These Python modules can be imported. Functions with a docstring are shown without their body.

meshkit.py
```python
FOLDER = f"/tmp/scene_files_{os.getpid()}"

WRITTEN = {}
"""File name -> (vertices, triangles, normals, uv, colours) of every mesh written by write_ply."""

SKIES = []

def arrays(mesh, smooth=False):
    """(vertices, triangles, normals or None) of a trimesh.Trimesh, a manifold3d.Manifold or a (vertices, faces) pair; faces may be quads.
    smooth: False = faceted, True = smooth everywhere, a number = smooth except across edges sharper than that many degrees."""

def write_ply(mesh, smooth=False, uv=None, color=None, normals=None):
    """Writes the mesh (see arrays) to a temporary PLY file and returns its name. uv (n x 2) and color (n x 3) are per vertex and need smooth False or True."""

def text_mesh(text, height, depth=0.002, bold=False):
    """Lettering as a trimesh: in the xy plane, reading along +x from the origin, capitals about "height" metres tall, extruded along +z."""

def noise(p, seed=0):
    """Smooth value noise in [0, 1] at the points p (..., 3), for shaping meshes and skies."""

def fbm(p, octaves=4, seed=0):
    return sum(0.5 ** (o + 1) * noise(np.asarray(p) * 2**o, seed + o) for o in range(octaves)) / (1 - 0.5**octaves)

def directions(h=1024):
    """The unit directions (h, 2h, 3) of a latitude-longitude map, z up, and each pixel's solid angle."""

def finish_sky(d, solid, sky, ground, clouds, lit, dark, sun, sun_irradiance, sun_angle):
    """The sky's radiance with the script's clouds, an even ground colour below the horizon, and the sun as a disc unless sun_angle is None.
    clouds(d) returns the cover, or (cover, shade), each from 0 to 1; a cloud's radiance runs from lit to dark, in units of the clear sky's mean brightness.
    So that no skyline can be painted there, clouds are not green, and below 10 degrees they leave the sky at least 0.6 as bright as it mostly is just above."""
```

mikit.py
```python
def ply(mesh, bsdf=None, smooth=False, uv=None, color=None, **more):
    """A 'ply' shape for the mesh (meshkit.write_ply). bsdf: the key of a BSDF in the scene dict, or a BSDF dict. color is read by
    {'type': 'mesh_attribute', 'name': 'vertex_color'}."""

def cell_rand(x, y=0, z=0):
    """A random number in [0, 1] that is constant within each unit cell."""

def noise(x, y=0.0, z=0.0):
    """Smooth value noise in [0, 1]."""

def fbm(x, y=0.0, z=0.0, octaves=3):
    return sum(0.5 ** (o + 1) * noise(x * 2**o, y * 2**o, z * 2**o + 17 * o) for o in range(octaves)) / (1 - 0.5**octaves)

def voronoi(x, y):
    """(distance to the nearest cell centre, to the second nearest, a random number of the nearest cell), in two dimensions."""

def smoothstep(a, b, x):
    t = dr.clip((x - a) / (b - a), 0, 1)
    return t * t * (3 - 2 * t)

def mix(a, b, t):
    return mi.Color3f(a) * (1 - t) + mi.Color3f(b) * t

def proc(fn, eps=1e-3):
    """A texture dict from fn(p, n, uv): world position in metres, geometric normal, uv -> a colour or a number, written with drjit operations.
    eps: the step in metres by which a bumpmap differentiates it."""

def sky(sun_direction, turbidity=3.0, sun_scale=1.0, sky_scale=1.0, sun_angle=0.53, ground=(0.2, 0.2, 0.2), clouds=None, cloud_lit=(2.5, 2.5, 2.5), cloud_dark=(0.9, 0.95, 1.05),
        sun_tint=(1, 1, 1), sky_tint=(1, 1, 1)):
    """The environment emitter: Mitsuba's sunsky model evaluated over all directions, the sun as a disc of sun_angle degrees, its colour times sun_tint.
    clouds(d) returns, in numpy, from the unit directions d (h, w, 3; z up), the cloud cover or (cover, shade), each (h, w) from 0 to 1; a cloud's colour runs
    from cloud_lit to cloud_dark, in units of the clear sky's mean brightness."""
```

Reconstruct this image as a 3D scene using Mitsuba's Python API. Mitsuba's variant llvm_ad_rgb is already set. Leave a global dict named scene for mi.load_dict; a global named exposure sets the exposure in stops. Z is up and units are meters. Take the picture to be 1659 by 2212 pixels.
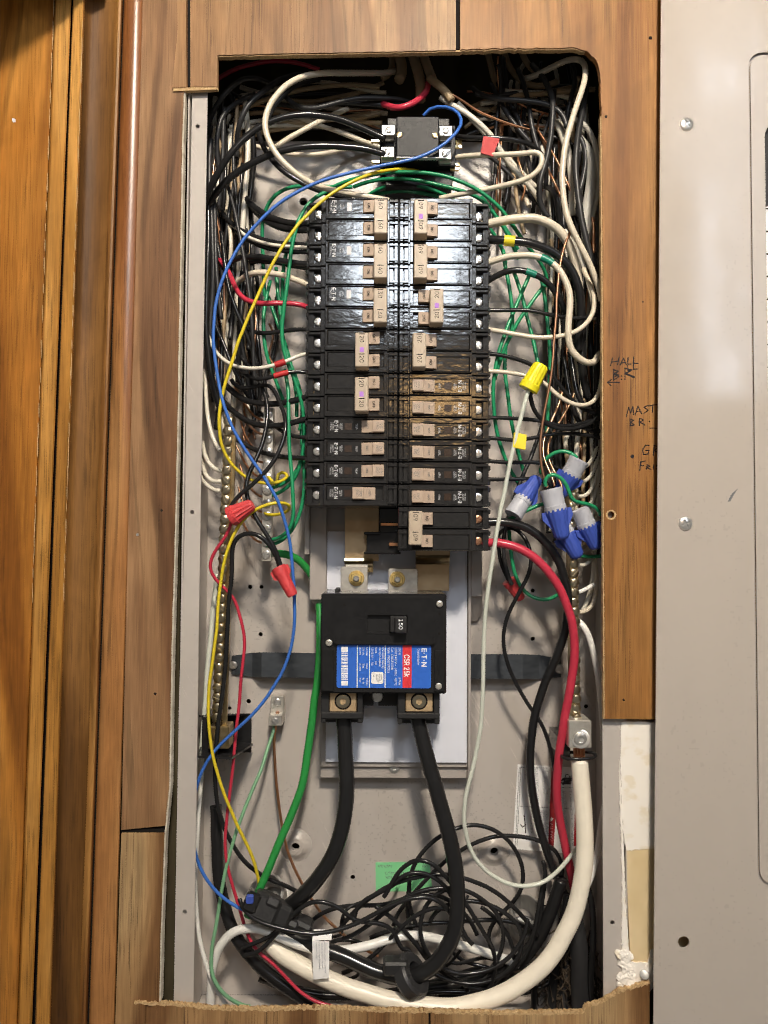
import math, random
import numpy as np, trimesh, manifold3d, drjit as dr
import mitsuba as mi, mikit
from mikit import noise, fbm, smoothstep, mix, proc
from meshkit import text_mesh, fbm as nfbm
from scipy.interpolate import CubicSpline, splprep, splev
from shapely.geometry import Polygon, LineString, Point, box as sbox
from shapely.ops import unary_union

scene, labels = {}, {}
T = mi.ScalarTransform4f
rng = random.Random(7)

# ------------------------------------------------------------------ camera
DIST, TX, PITCH, ROLL = 0.665, 0.4995, math.radians(2.0), math.radians(0.30)
EYE = np.array([0.0, -DIST, -DIST * math.tan(PITCH)])
F = np.array([0, math.cos(PITCH), math.sin(PITCH)])
R0, U0 = np.array([1.0, 0, 0]), np.array([0, -math.sin(PITCH), math.cos(PITCH)])
R = math.cos(ROLL) * R0 + math.sin(ROLL) * U0
U = -math.sin(ROLL) * R0 + math.cos(ROLL) * U0
scene['camera'] = {'type': 'perspective', 'fov': math.degrees(2 * math.atan(TX)), 'fov_axis': 'x', 'near_clip': 0.02, 'far_clip': 20.0,
                   'to_world': T().look_at(EYE.tolist(), (EYE + F).tolist(), U.tolist())}
exposure = 0.0

# ------------------------------------------------------------------ light: a ceiling bulb, a cool daylight window, a warm shaded lamp, dim room light
def lamp(center, target, w, h, rgb):
    return {'type': 'rectangle', 'to_world': T().look_at(list(center), list(target), [0, 0, 1]).scale([w / 2, h / 2, 1]),
            'emitter': {'type': 'area', 'radiance': {'type': 'rgb', 'value': list(rgb)}}}
scene['ceiling_lamp'] = lamp((0.12, -1.20, 1.05), (0, 0, -0.2), 0.15, 0.15, (455, 402, 330))
scene['window'] = lamp((0.06, -1.5, 0.77), (0.02, 0, 0.1), 0.31, 0.27, (15.5, 16.8, 18.2))
scene['tall_window'] = lamp((0.967, -1.5, 0.91), (0.90, 0, 0.88), 0.155, 1.04, (5.0, 5.5, 6.3))
scene['shaded_lamp'] = lamp((0.20, -2.0, 0.46), (0.05, 0, 0.1), 0.27, 0.10, (8.5, 5.0, 2.0))
scene['room_light'] = {'type': 'constant', 'radiance': {'type': 'rgb', 'value': [0.135, 0.127, 0.115]}}
for k, t in (('ceiling_lamp', 'small bright ceiling lamp above the panel'), ('window', 'pale window behind the viewer'),
             ('tall_window', 'tall narrow window behind the viewer'), ('shaded_lamp', 'amber shaded lamp behind the viewer')):
    labels[k] = {'label': t, 'category': 'lamp' if 'lamp' in k else 'window'}

# ------------------------------------------------------------------ places: a picture point of the survey photograph (1659 x 2212) at d millimetres behind the wall face
FPX = 829.5 / TX
def at(x, y, d=0.0):
    v = F + (x - 829.5) / FPX * R + (1106 - y) / FPX * U
    return EYE + v * ((d / 1000 - EYE[1]) / v[1])
def mmpx(d=0.0):
    return (DIST * 1000 + d) / FPX
def P2(pts, d):
    return [tuple(at(x, y, d)[[0, 2]]) for x, y in pts]

# ------------------------------------------------------------------ mesh helpers
def tri(m):
    if isinstance(m, manifold3d.Manifold):
        q = m.to_mesh()
        return trimesh.Trimesh(q.vert_properties[:, :3], q.tri_verts, process=False)
    return m
def join(ms):
    return trimesh.util.concatenate([tri(m) for m in ms])
def hull(pts):
    return tri(manifold3d.Manifold.hull_points(np.asarray(pts, float)))
def bev(x0, x1, y0, y1, z0, z1, b=0.0005):
    lo, hi = np.minimum([x0, y0, z0], [x1, y1, z1]), np.maximum([x0, y0, z0], [x1, y1, z1])
    c, h = (lo + hi) / 2, (hi - lo) / 2
    b = min(b, h.min() * 0.9)
    pts = [c + (2 * np.array(i) - 1) * (h - b * (np.arange(3) != k)) for i in np.ndindex(2, 2, 2) for k in range(3)]
    return hull(pts)
def slab(poly, y0, y1, b=0.0005):
    """A convex outline in the wall plane (x, z), from depth y0 (front) to y1, its front edge rounded."""
    p = Polygon(poly)
    q = list(p.buffer(-b, join_style=2).exterior.coords)
    pts = [(x, y0, z) for x, z in q] + [(x, y0 + b, z) for x, z in poly] + [(x, y1, z) for x, z in poly]
    return hull(pts)
def rrect(x0, x1, z0, z1, r, n=6):
    x0, x1, z0, z1 = min(x0, x1), max(x0, x1), min(z0, z1), max(z0, z1)
    out = []
    for cx, cz, a in ((x1 - r, z1 - r, 0), (x0 + r, z1 - r, 90), (x0 + r, z0 + r, 180), (x1 - r, z0 + r, 270)):
        for i in range(n + 1):
            t = math.radians(a + 90 * i / n)
            out.append((cx + r * math.cos(t), cz + r * math.sin(t)))
    return out
TOWALL = np.array([[1, 0, 0, 0], [0, 0, -1, 0], [0, 1, 0, 0], [0, 0, 0, 1.0]])
def plate(poly, y0, y1):
    """A flat sheet of any outline (holes too) between the depths y0 (front) and y1, in metres."""
    p = poly if hasattr(poly, 'geom_type') else Polygon(poly)
    p = p.buffer(0)
    ms = []
    for g in getattr(p, 'geoms', [p]):
        m = trimesh.creation.extrude_polygon(g, y1 - y0, engine='earcut')
        m.apply_transform(TOWALL)
        m.apply_translation([0, y1, 0])
        ms.append(m)
    return join(ms)
def circle(x, y, d, r, n=20):
    c = at(x, y, d)
    return [(c[0] + r * math.cos(2 * math.pi * i / n), c[2] + r * math.sin(2 * math.pi * i / n)) for i in range(n)]
def frames(P):
    t = np.gradient(P, axis=0)
    t /= np.linalg.norm(t, axis=1, keepdims=True) + 1e-12
    a = np.cross(t[0], [0.3, 0.9, 0.2]); a /= np.linalg.norm(a)
    A = [a]
    for i in range(1, len(P)):
        a = A[-1] - t[i] * np.dot(A[-1], t[i])
        A.append(a / (np.linalg.norm(a) + 1e-12))
    A = np.array(A)
    return t, A, np.cross(t, A)
def tube(P, r, n=10, flat=1.0):
    """A tube along the points P with radius r (number or one per point), ends closed."""
    P = np.asarray(P, float)
    r = np.broadcast_to(np.asarray(r, float), len(P))
    t, A, B = frames(P)
    a = np.arange(n) * 2 * math.pi / n
    ring = P[:, None] + r[:, None, None] * (np.cos(a)[None, :, None] * A[:, None] + flat * np.sin(a)[None, :, None] * B[:, None])
    v = np.vstack([ring.reshape(-1, 3), P[:1], P[-1:]])
    k, m = len(P), np.arange(n)
    m2 = (m + 1) % n
    f = []
    for i in range(k - 1):
        f += [np.stack([i * n + m, i * n + m2, (i + 1) * n + m2], 1), np.stack([i * n + m, (i + 1) * n + m2, (i + 1) * n + m], 1)]
    f += [np.stack([m2, m, m * 0 + k * n], 1), np.stack([(k - 1) * n + m, (k - 1) * n + m2, m * 0 + k * n + 1], 1)]
    return trimesh.Trimesh(v, np.vstack(f), process=False)
def curve(pts, step=0.003, soft=0.0006, wobble=0.0012):
    pts = np.asarray(pts, float)
    L = np.linalg.norm(np.diff(pts, axis=0), axis=1).sum()
    n = int(np.clip(L / step, 8, 130))
    if len(pts) == 2:
        return np.array([pts[0] + (pts[1] - pts[0]) * t for t in np.linspace(0, 1, 8)])
    tck, _ = splprep(pts.T, s=len(pts) * soft ** 2, k=min(3, len(pts) - 1))
    P = np.stack(splev(np.linspace(0, 1, n), tck), 1)
    # insulated wire never runs quite true: kinks of a fraction of a millimetre
    u = np.linspace(0, L, n)[:, None] * np.array([[38.0, 33.0, 42.0]]) + pts[0] * 1000
    return P + wobble * (np.stack([nfbm(np.stack([u[:, k], u[:, k] * 0 + k, u[:, k] * 0], 1), 2, 5) for k in range(3)], 1) - 0.5)
def lathe(p0, p1, prof, n=18, rib=0, amp=0.0):
    """A turned shape from p0 to p1: prof = [(t along, radius)], optionally ribbed."""
    p0, p1 = np.asarray(p0, float), np.asarray(p1, float)
    w = p1 - p0
    t = w / np.linalg.norm(w)
    a = np.cross(t, [0.2, 0.9, 0.3]); a /= np.linalg.norm(a)
    b = np.cross(t, a)
    an = np.arange(n) * 2 * math.pi / n
    v = []
    for k, (s, r) in enumerate(prof):
        rr = r * (1 + amp * np.cos(rib * an)) if rib and 0 < k < len(prof) - 1 else r * np.ones(n)
        v.append(p0 + w * s + rr[:, None] * (np.cos(an)[:, None] * a + np.sin(an)[:, None] * b))
    K = len(prof)
    v = np.vstack(v + [p0 + w * prof[0][0], p0 + w * prof[-1][0]])
    m = np.arange(n); m2 = (m + 1) % n
    f = []
    for i in range(K - 1):
        f += [np.stack([i * n + m, i * n + m2, (i + 1) * n + m2], 1), np.stack([i * n + m, (i + 1) * n + m2, (i + 1) * n + m], 1)]
    f += [np.stack([m2, m, m * 0 + K * n], 1), np.stack([(K - 1) * n + m, (K - 1) * n + m2, m * 0 + K * n + 1], 1)]
    return trimesh.Trimesh(v, np.vstack(f), process=False)
_texts = {}
def text(s, x, y, d, h, turn=0, depth=0.00012, bold=False, width=None):
    """Flat lettering centred on the picture point (x, y) at depth d mm: cap height h metres, turned by degrees anticlockwise as seen."""
    if (s, bold) not in _texts:
        m = text_mesh(s, 1.0, 1.0, bold)
        v = m.vertices.copy()
        b = v.min(0), v.max(0)
        v[:, :2] -= ((b[0] + b[1]) / 2)[:2]
        _texts[(s, bold)] = (v, m.faces, b[1][0] - b[0][0])
    v, f, w = _texts[(s, bold)]
    sx = h if width is None else width / w
    c = at(x, y, d) if not hasattr(x, '__len__') else np.asarray(x)
    a = math.radians(turn)
    e1, e2 = np.array([math.cos(a), 0, math.sin(a)]), np.array([-math.sin(a), 0, math.cos(a)])
    return trimesh.Trimesh(c + v[:, :1] * sx * e1 + v[:, 1:2] * h * e2 + v[:, 2:] * depth * np.array([0, -1, 0]), f, process=False)
def strokes(lines, d, width, y=0.00015):
    """Pen strokes: polylines of picture points on a face at depth d mm, width in metres."""
    g = unary_union([LineString(P2(l, d)).buffer(width / 2, quad_segs=3) for l in lines])
    return plate(g, d / 1000 - y, d / 1000 - 0.00002)

# ------------------------------------------------------------------ scene entries
taken = set()
def fresh(name):
    k, i = name, 0
    while k in taken:
        i += 1
        k = f'{name}_{i:03d}'
    taken.add(k)
    return k
def thing(name, label, cat, group=None, kind=None):
    k = fresh(name)
    labels[k] = {'label': label, 'category': cat}
    if group: labels[k]['group'] = group
    if kind: labels[k]['kind'] = kind
    return k
def part(parent, name, mesh, mat, smooth=35, label=None, kind=None, to_world=None):
    k = fresh(parent + '__' + name)
    d = dict(mesh) if isinstance(mesh, dict) else mikit.ply(tri(mesh), mat, smooth)
    if to_world is not None:
        d['to_world'] = to_world
    scene[k] = d
    if label or kind:
        labels[k] = {a: b for a, b in (('label', label), ('kind', kind)) if b}
    return k
def single(name, mesh, mat, label, cat, group=None, smooth=35, kind=None):
    k = thing(name, label, cat, group, kind)
    scene[k] = mikit.ply(tri(mesh), mat, smooth)
    return k
def structure(name, mesh, mat, smooth=False):
    k = fresh(name)
    scene[k] = mikit.ply(tri(mesh), mat, smooth)
    labels[k] = {'kind': 'structure'}
    return k

# ------------------------------------------------------------------ materials
def rgb(*c): return {'type': 'rgb', 'value': list(c)}
def plastic(c, rough=0.3, spec=0.5, **k):
    return {'type': 'twosided', 'b': {'type': 'principled', 'base_color': c if isinstance(c, dict) else rgb(*c), 'roughness': rough, 'specular': spec, **k}}
def metal(c, rough=0.3, m=1.0):
    return {'type': 'twosided', 'b': {'type': 'principled', 'base_color': c if isinstance(c, dict) else rgb(*c), 'roughness': rough, 'metallic': m, 'specular': 0.5}}
def bumped(b, fn, scale, eps=2e-4):
    return {'type': 'twosided', 'b': {'type': 'bumpmap', 't': proc(fn, eps), 'scale': scale, 'b': b['b']}}

def wood_fn(dark, mid, light, seed, fine=1.0, cath=1.0):
    def fn(p, n, uv):
        x, z = p.x + 0.37 * seed + 0.6 * p.y, p.z + 1.7 * seed
        warp = (fbm(x * 7, z * 2.0, seed, 3) - 0.5) * 0.07 * cath + (noise(x * 28, z * 7, seed) - 0.5) * 0.005
        u = x + warp
        broad = fbm(u * 34, z * 1.1, seed + 3.0, 3)
        line = noise(u * 260, z * 2.5, seed + 4.0)
        streak = fbm(x * 1000, z * 40, seed + 6.0, 3)
        pore = smoothstep(0.50, 0.90, fbm(x * 1300, z * 34, seed, 2)) * smoothstep(0.30, 0.70, noise(x * 90, z * 8, seed + 5))
        blotch = fbm(x * 60 + 3 * noise(x * 20, z * 20), z * 24, seed + 12, 3)
        mott = fbm(x * 20, z * 9, seed + 9, 3)
        c = mix(mix(dark, mid, smoothstep(0.28, 0.5, broad)), light, smoothstep(0.46, 0.66, 0.55 * broad + 0.45 * mott))
        return c * (1 - 0.30 * cath * smoothstep(0.66, 0.86, line) * smoothstep(0.35, 0.6, mott)) * (1 - 0.40 * fine * pore) * (0.76 + 0.48 * streak) * (0.84 + 0.32 * blotch)
    return fn
def wood(dark, mid, light, seed, rough=0.46, fine=1.0, cath=1.0, spec=0.28):
    return plastic(proc(wood_fn(dark, mid, light, seed, fine, cath)), rough, spec)
M = scene
M['m_top'] = wood((0.194, 0.095, 0.040), (0.272, 0.148, 0.067), (0.344, 0.205, 0.099), 1.0)
M['m_top_right'] = wood((.17, .085, .045), (.33, .175, .09), (.43, .255, .14), 2.0, cath=1.5)
M['m_right'] = wood((0.179, 0.072, 0.020), (0.279, 0.127, 0.037), (0.332, 0.164, 0.054), 3.0, fine=1.2, cath=0.7)
M['m_left'] = wood((0.153, 0.074, 0.035), (0.236, 0.128, 0.062), (0.305, 0.176, 0.089), 4.0)
M['m_cherry'] = wood((0.193, 0.071, 0.021), (0.321, 0.143, 0.046), (0.377, 0.187, 0.067), 5.0, cath=1.6, rough=0.30, spec=0.5)
M['m_bottom'] = wood((0.163, 0.081, 0.033), (0.311, 0.181, 0.081), (0.385, 0.252, 0.126), 6.0, fine=1.5)
M['m_door'] = wood((.19, .066, .010), (.33, .128, .020), (.42, .185, .036), 7.0, rough=0.36, fine=1.0, cath=1.2, spec=0.4)
M['m_stile'] = wood((.19, .078, .014), (.37, .17, .034), (.49, .25, .065), 8.0, rough=0.38, fine=1.4, spec=0.4)
M['m_casing'] = wood((.17, .07, .02), (.30, .145, .04), (.40, .20, .06), 9.0, rough=0.42)
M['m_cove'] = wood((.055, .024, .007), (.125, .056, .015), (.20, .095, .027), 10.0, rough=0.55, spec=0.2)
M['m_wood_edge'] = plastic(proc(lambda p, n, uv: mix((.30, .17, .07), (.62, .46, .26), fbm(p.x * 900, p.z * 900, p.y * 500, 2))), 0.9, 0.1)
M['m_groove'] = plastic((.012, .010, .009), 0.8, 0.1)
M['m_stud'] = plastic(proc(lambda p, n, uv: mix((.035, .028, .016), (.09, .075, .045), fbm(p.x * 60, p.z * 15, 1.0, 3))), 0.9, 0.1)
def orange_peel(p, n, uv): return fbm(p.x * 700, p.z * 700, p.y * 700, 2)
def taupe(p, n, uv):
    c = mix((.41, .372, .342), (.47, .43, .397), fbm(p.x * 14, p.z * 14, p.y * 14, 3))
    speck = smoothstep(0.80, 0.88, noise(p.x * 520, p.z * 520, p.y * 520)) * smoothstep(0.45, 0.7, fbm(p.x * 18, p.z * 18, 4.0, 2))
    scrape = smoothstep(0.80, 0.86, noise(p.x * 900 + p.z * 500, p.z * 30, 7.0)) * smoothstep(0.62, 0.74, fbm(p.x * 22, p.z * 22, 9.0, 2))
    return c * (1 - 0.14 * speck) * (1 + 0.22 * scrape)
M['m_paint'] = bumped(plastic(proc(taupe), 0.33, 0.5), orange_peel, 0.00012)
M['m_cover'] = bumped(plastic(proc(lambda p, n, uv: mix((0.418, 0.372, 0.332), (0.442, 0.395, 0.353), fbm(p.x * 6, p.z * 6, 2.0, 2)) * (1 - 0.08 * smoothstep(0.84, 0.9, noise(p.x * 420, p.z * 420, 3.0)) * smoothstep(0.5, 0.7, fbm(p.x * 15, p.z * 15, 6.0, 2)))), proc(lambda p, n, uv: 0.085 + 0.13 * smoothstep(0.35, 0.75, fbm(p.x * 26, p.z * 16, 5.0, 4))), 0.6), orange_peel, 0.000016)
M['m_pan'] = bumped(plastic((.36, .325, .30), 0.35), orange_peel, 0.00008)
M['m_sheet'] = plastic((.66, .68, .76), 0.55, 0.3)
M['m_strap'] = plastic(proc(lambda p, n, uv: mix((.028, .033, .040), (.055, .062, .072), fbm(p.x * 120, p.z * 300, 0.0, 3))), 0.5, 0.3)
def smudge(p, n, uv): return fbm(p.x * 160, p.z * 420, p.y * 160, 3)
M['m_breaker'] = bumped(plastic(proc(lambda p, n, uv: mix((.010, .010, .011), (.026, .025, .025), fbm(p.x * 220, p.z * 300, p.y * 200, 3))), 0.11, 1.0), smudge, 0.00010, 4e-4)
M['m_black'] = plastic(proc(lambda p, n, uv: mix((.010, .010, .011), (.018, .018, .019), fbm(p.x * 200, p.z * 200, p.y * 200, 3))), 0.18, 0.5)
M['m_matte_black'] = plastic((.018, .018, .019), 0.5, 0.4)
M['m_relay'] = plastic((.012, .013, .016), 0.4, 0.12)
M['m_ink'] = plastic((.012, .010, .012), 0.6, 0.2)
M['m_dark_window'] = plastic((.03, .016, .010), 0.3)
M['m_handle'] = plastic(proc(lambda p, n, uv: mix((.38, .29, .22), (.44, .34, .265), fbm(p.x * 300, p.z * 300, p.y * 300, 2))), 0.4, 0.4)
M['m_tie'] = plastic(proc(lambda p, n, uv: mix((.40, .325, .245), (.47, .385, .295), fbm(p.x * 300, p.z * 300, p.y * 300, 2))), 0.42, 0.4)
M['m_print'] = plastic((.60, .60, .62), 0.5, 0.2)
M['m_white_print'] = plastic((.80, .81, .84), 0.5, 0.2)
M['m_violet'] = plastic((.42, .20, .62), 0.5, 0.2)
M['m_label_blue'] = plastic((.035, .135, .56), 0.3, 0.4)
M['m_label_red'] = plastic((.66, .045, .055), 0.3, 0.4)
M['m_paper'] = plastic(proc(lambda p, n, uv: mix((.76, .75, .74), (.84, .84, .84), fbm(p.x * 60, p.z * 60, 1.0, 2))), 0.55, 0.2)
M['m_paper_green'] = plastic((.22, .62, .30), 0.55, 0.2)
M['m_print_grey'] = plastic((.16, .16, .17), 0.6, 0.2)
M['m_print_red'] = plastic((.35, .03, .035), 0.5, 0.2)
M['m_brass'] = metal(proc(lambda p, n, uv: mix((.38, .27, .12), (.66, .52, .30), fbm(p.x * 300, p.z * 300, p.y * 300, 3))), 0.33)
M['m_gold'] = metal((.85, .63, .25), 0.3, 0.72)
M['m_bar_screw'] = metal(proc(lambda p, n, uv: mix((.50, .42, .28), (.80, .72, .54), fbm(p.x * 200, p.z * 200, p.y * 200, 2))), 0.24)
M['m_bus'] = metal(proc(lambda p, n, uv: mix((.44, .30, .16), (.62, .46, .28), fbm(p.x * 120, p.z * 120, p.y * 120, 4))), 0.55, 0.55)
M['m_steel'] = metal((.72, .71, .68), 0.24, 0.8)
M['m_tin'] = metal(proc(lambda p, n, uv: mix((.55, .52, .47), (.80, .77, .70), fbm(p.x * 250, p.z * 250, p.y * 250, 3))), 0.36, 0.75)
M['m_zinc'] = metal((.46, .45, .43), 0.5, 0.6)
M['m_copper'] = metal((.72, .36, .19), 0.3)
M['m_old_copper'] = metal((.38, .20, .12), 0.38, 0.85)
def jacket(c, rough=0.3, dirt=0.12):
    c, c2 = [float(v) for v in c], [float(v) * (1 - dirt) for v in c]
    return plastic(proc(lambda p, n, uv: mix(c2, c, fbm(p.x * 110, p.z * 110, p.y * 110, 2))), rough, 0.5)
M['m_w_black'] = jacket((.015, .015, .016), 0.2, 0.3)
M['m_w_dull'] = jacket((.028, .028, .030), 0.42, 0.3)
M['m_w_white'] = jacket((.70, .655, .555), 0.35)
M['m_w_bright'] = jacket((.80, .79, .75), 0.33)
M['m_w_cream'] = jacket((.66, .585, .46), 0.33)
M['m_w_neutral'] = jacket((.80, .735, .615), 0.33, 0.06)
M['m_w_tan'] = jacket((.40, .29, .17), 0.45, 0.25)
M['m_w_grey'] = jacket((.58, .56, .50), 0.4)
M['m_w_pale'] = jacket((.62, .65, .57), 0.35)
M['m_w_red'] = jacket((.50, .035, .065), 0.28)
M['m_w_green'] = jacket((.018, .26, .11), 0.28)
M['m_w_ground'] = jacket((.025, .26, .055), 0.3)
M['m_w_mint'] = jacket((.20, .42, .24), 0.4, 0.35)
M['m_w_blue'] = jacket((.045, .15, .52), 0.28)
M['m_w_yellow'] = jacket((.68, .53, .03), 0.28)
M['m_nut_red'] = jacket((.58, .055, .06), 0.38)
M['m_nut_yellow'] = jacket((.80, .70, .02), 0.35, 0.05)
M['m_tape_red'] = jacket((.46, .018, .02), 0.6)
M['m_tape_yellow'] = jacket((.80, .66, .03), 0.4)
M['m_tape_green'] = jacket((.012, .20, .13), 0.32)
M['m_cap_blue'] = jacket((.045, .085, .40), 0.4)
M['m_cap_grey'] = jacket((.44, .45, .50), 0.45)
M['m_plaster'] = plastic(proc(lambda p, n, uv: mix((.76, .69, .57), (.83, .79, .73), smoothstep(0.26, 0.44, fbm(p.x * 70, p.z * 90, 3.0, 4)))), 0.9, 0.1)
M['m_cut_edge'] = plastic(proc(lambda p, n, uv: mix((.34, .30, .23), (.62, .58, .50), fbm(p.x * 300, p.z * 260, 2.0, 3))), 0.95, 0.1)
M['m_sticker_print'] = plastic((.20, .20, .22), 0.6, 0.2)
M['m_drywall'] = plastic(proc(lambda p, n, uv: mix((.60, .46, .25), (.74, .60, .38), fbm(p.x * 55, p.z * 30, 3.0, 4))), 0.85, 0.1)
M['m_dust'] = plastic((.06, .045, .032), 0.95, 0.1)
# ================================================================== the setting
def jag(pts, amp, step, seed, closed=False):
    """A torn line: extra points along the polyline, pushed about at random."""
    r = random.Random(seed)
    out = []
    for (x0, y0), (x1, y1) in zip(pts, pts[1:]):
        n = max(1, int(math.hypot(x1 - x0, y1 - y0) / step))
        for i in range(n):
            t = i / n
            out.append((x0 + (x1 - x0) * t + r.uniform(-amp, amp) * 0.6, y0 + (y1 - y0) * t + r.uniform(-amp, amp)))
    return out + [pts[-1]]
def ply_plate(pts, d, thick):
    return plate(Polygon(P2(pts, d)), d / 1000, (d + thick) / 1000)

# dark stud wall behind everything, with the opening that the box sits in
outer = [(-700, -700), (2500, -700), (2500, 2900), (-700, 2900)]
hole = [(392, 60), (1338, 60), (1342, 2300), (384, 2300)]
structure('wall', plate(Polygon(P2(outer, 32), [P2(hole, 32)]), 0.032, 0.034), 'm_stud')
structure('wall_cavity', bev(-0.9, 0.9, 0.125, 0.130, -0.9, 0.9, 0.001), 'm_stud')

# walnut laminate sheets
t = thing('wood_panel', 'walnut laminate sheet across the top with a notched lower left corner', 'wood panel')
edge_top = jag([(470, 119), (640, 115), (800, 112), (985, 108)], 0.8, 9, 1)
part(t, 'plank', ply_plate([(410, -300), (985, -300)] + edge_top[::-1] + [(470, 187), (411, 187)], 0, 6), 'm_top', False)
edge_tr = jag([(993, 107), (1090, 104), (1180, 103), (1240, 103), (1268, 110), (1288, 130), (1297, 160), (1300, 250)], 1.6, 7, 2)
part(t, 'plank', ply_plate([(372, -300), (402, -300), (402, 100), (403, 189), (372, 189), (384, 60)], 0, 6), 'm_top', False)
part(t, 'groove', plate(Polygon(P2([(400, -300), (995, -300), (995, 106), (983, 106), (983, 0), (412, 0), (412, 186), (400, 186)], 5.2)), 0.0052, 0.0058), 'm_groove', False)
part(t, 'cut_edge', ply_plate([(374, 189), (470, 188), (470, 193), (374, 197)], 0.6, 4), 'm_wood_edge', False)
part(t, 'cut_edge', ply_plate([(470, 118)] + edge_top[1:] + edge_tr + [(1304, 250)] + [(x + 4, y + 3) if x > 1255 else (x, y + 4) for x, y in edge_tr[::-1]] + [(x, y + 4) for x, y in edge_top[::-1]], 1.2, 5), 'm_wood_edge', False)

t = thing('wood_panel', 'large walnut laminate board with handwritten notes, above and right of the box', 'wood panel')
edge_r = jag([(1300, 251), (1303, 700), (1305, 1100), (1307, 1553)], 1.0, 14, 3)
hole_r = circle(1320, 1112, 0, 0.0028, 14)
part(t, 'plank', plate(Polygon(P2([(1720, -300), (993, -300)] + edge_tr + edge_r + [(1720, 1556)], 0), [hole_r]), 0, 0.006), 'm_right', False)
hr = Polygon(circle(1320, 1112, -0.1, 0.0046, 9), [circle(1320, 1112, -0.1, 0.0029, 14)])
part(t, 'hole_rim', plate(hr, -0.0001, 0.0), 'm_wood_edge', False, 'splintered rim of a drilled hole')
part(t, 'cut_edge', ply_plate([(x - 3.5, y) for x, y in edge_r] + [(x + 1, y) for x, y in edge_r[::-1]], 1.2, 5), 'm_wood_edge', False)
for x, y, r in ((1309, 252, 3.4), (1405, 82, 4), (1347, 1512, 2.6), (1389, 652, 1.6)):
    part(t, 'knot', plate(Polygon(circle(x, y, -0.08, r * mmpx() / 1000, 10)), -0.00008, 0.0), 'm_groove', False)
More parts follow.
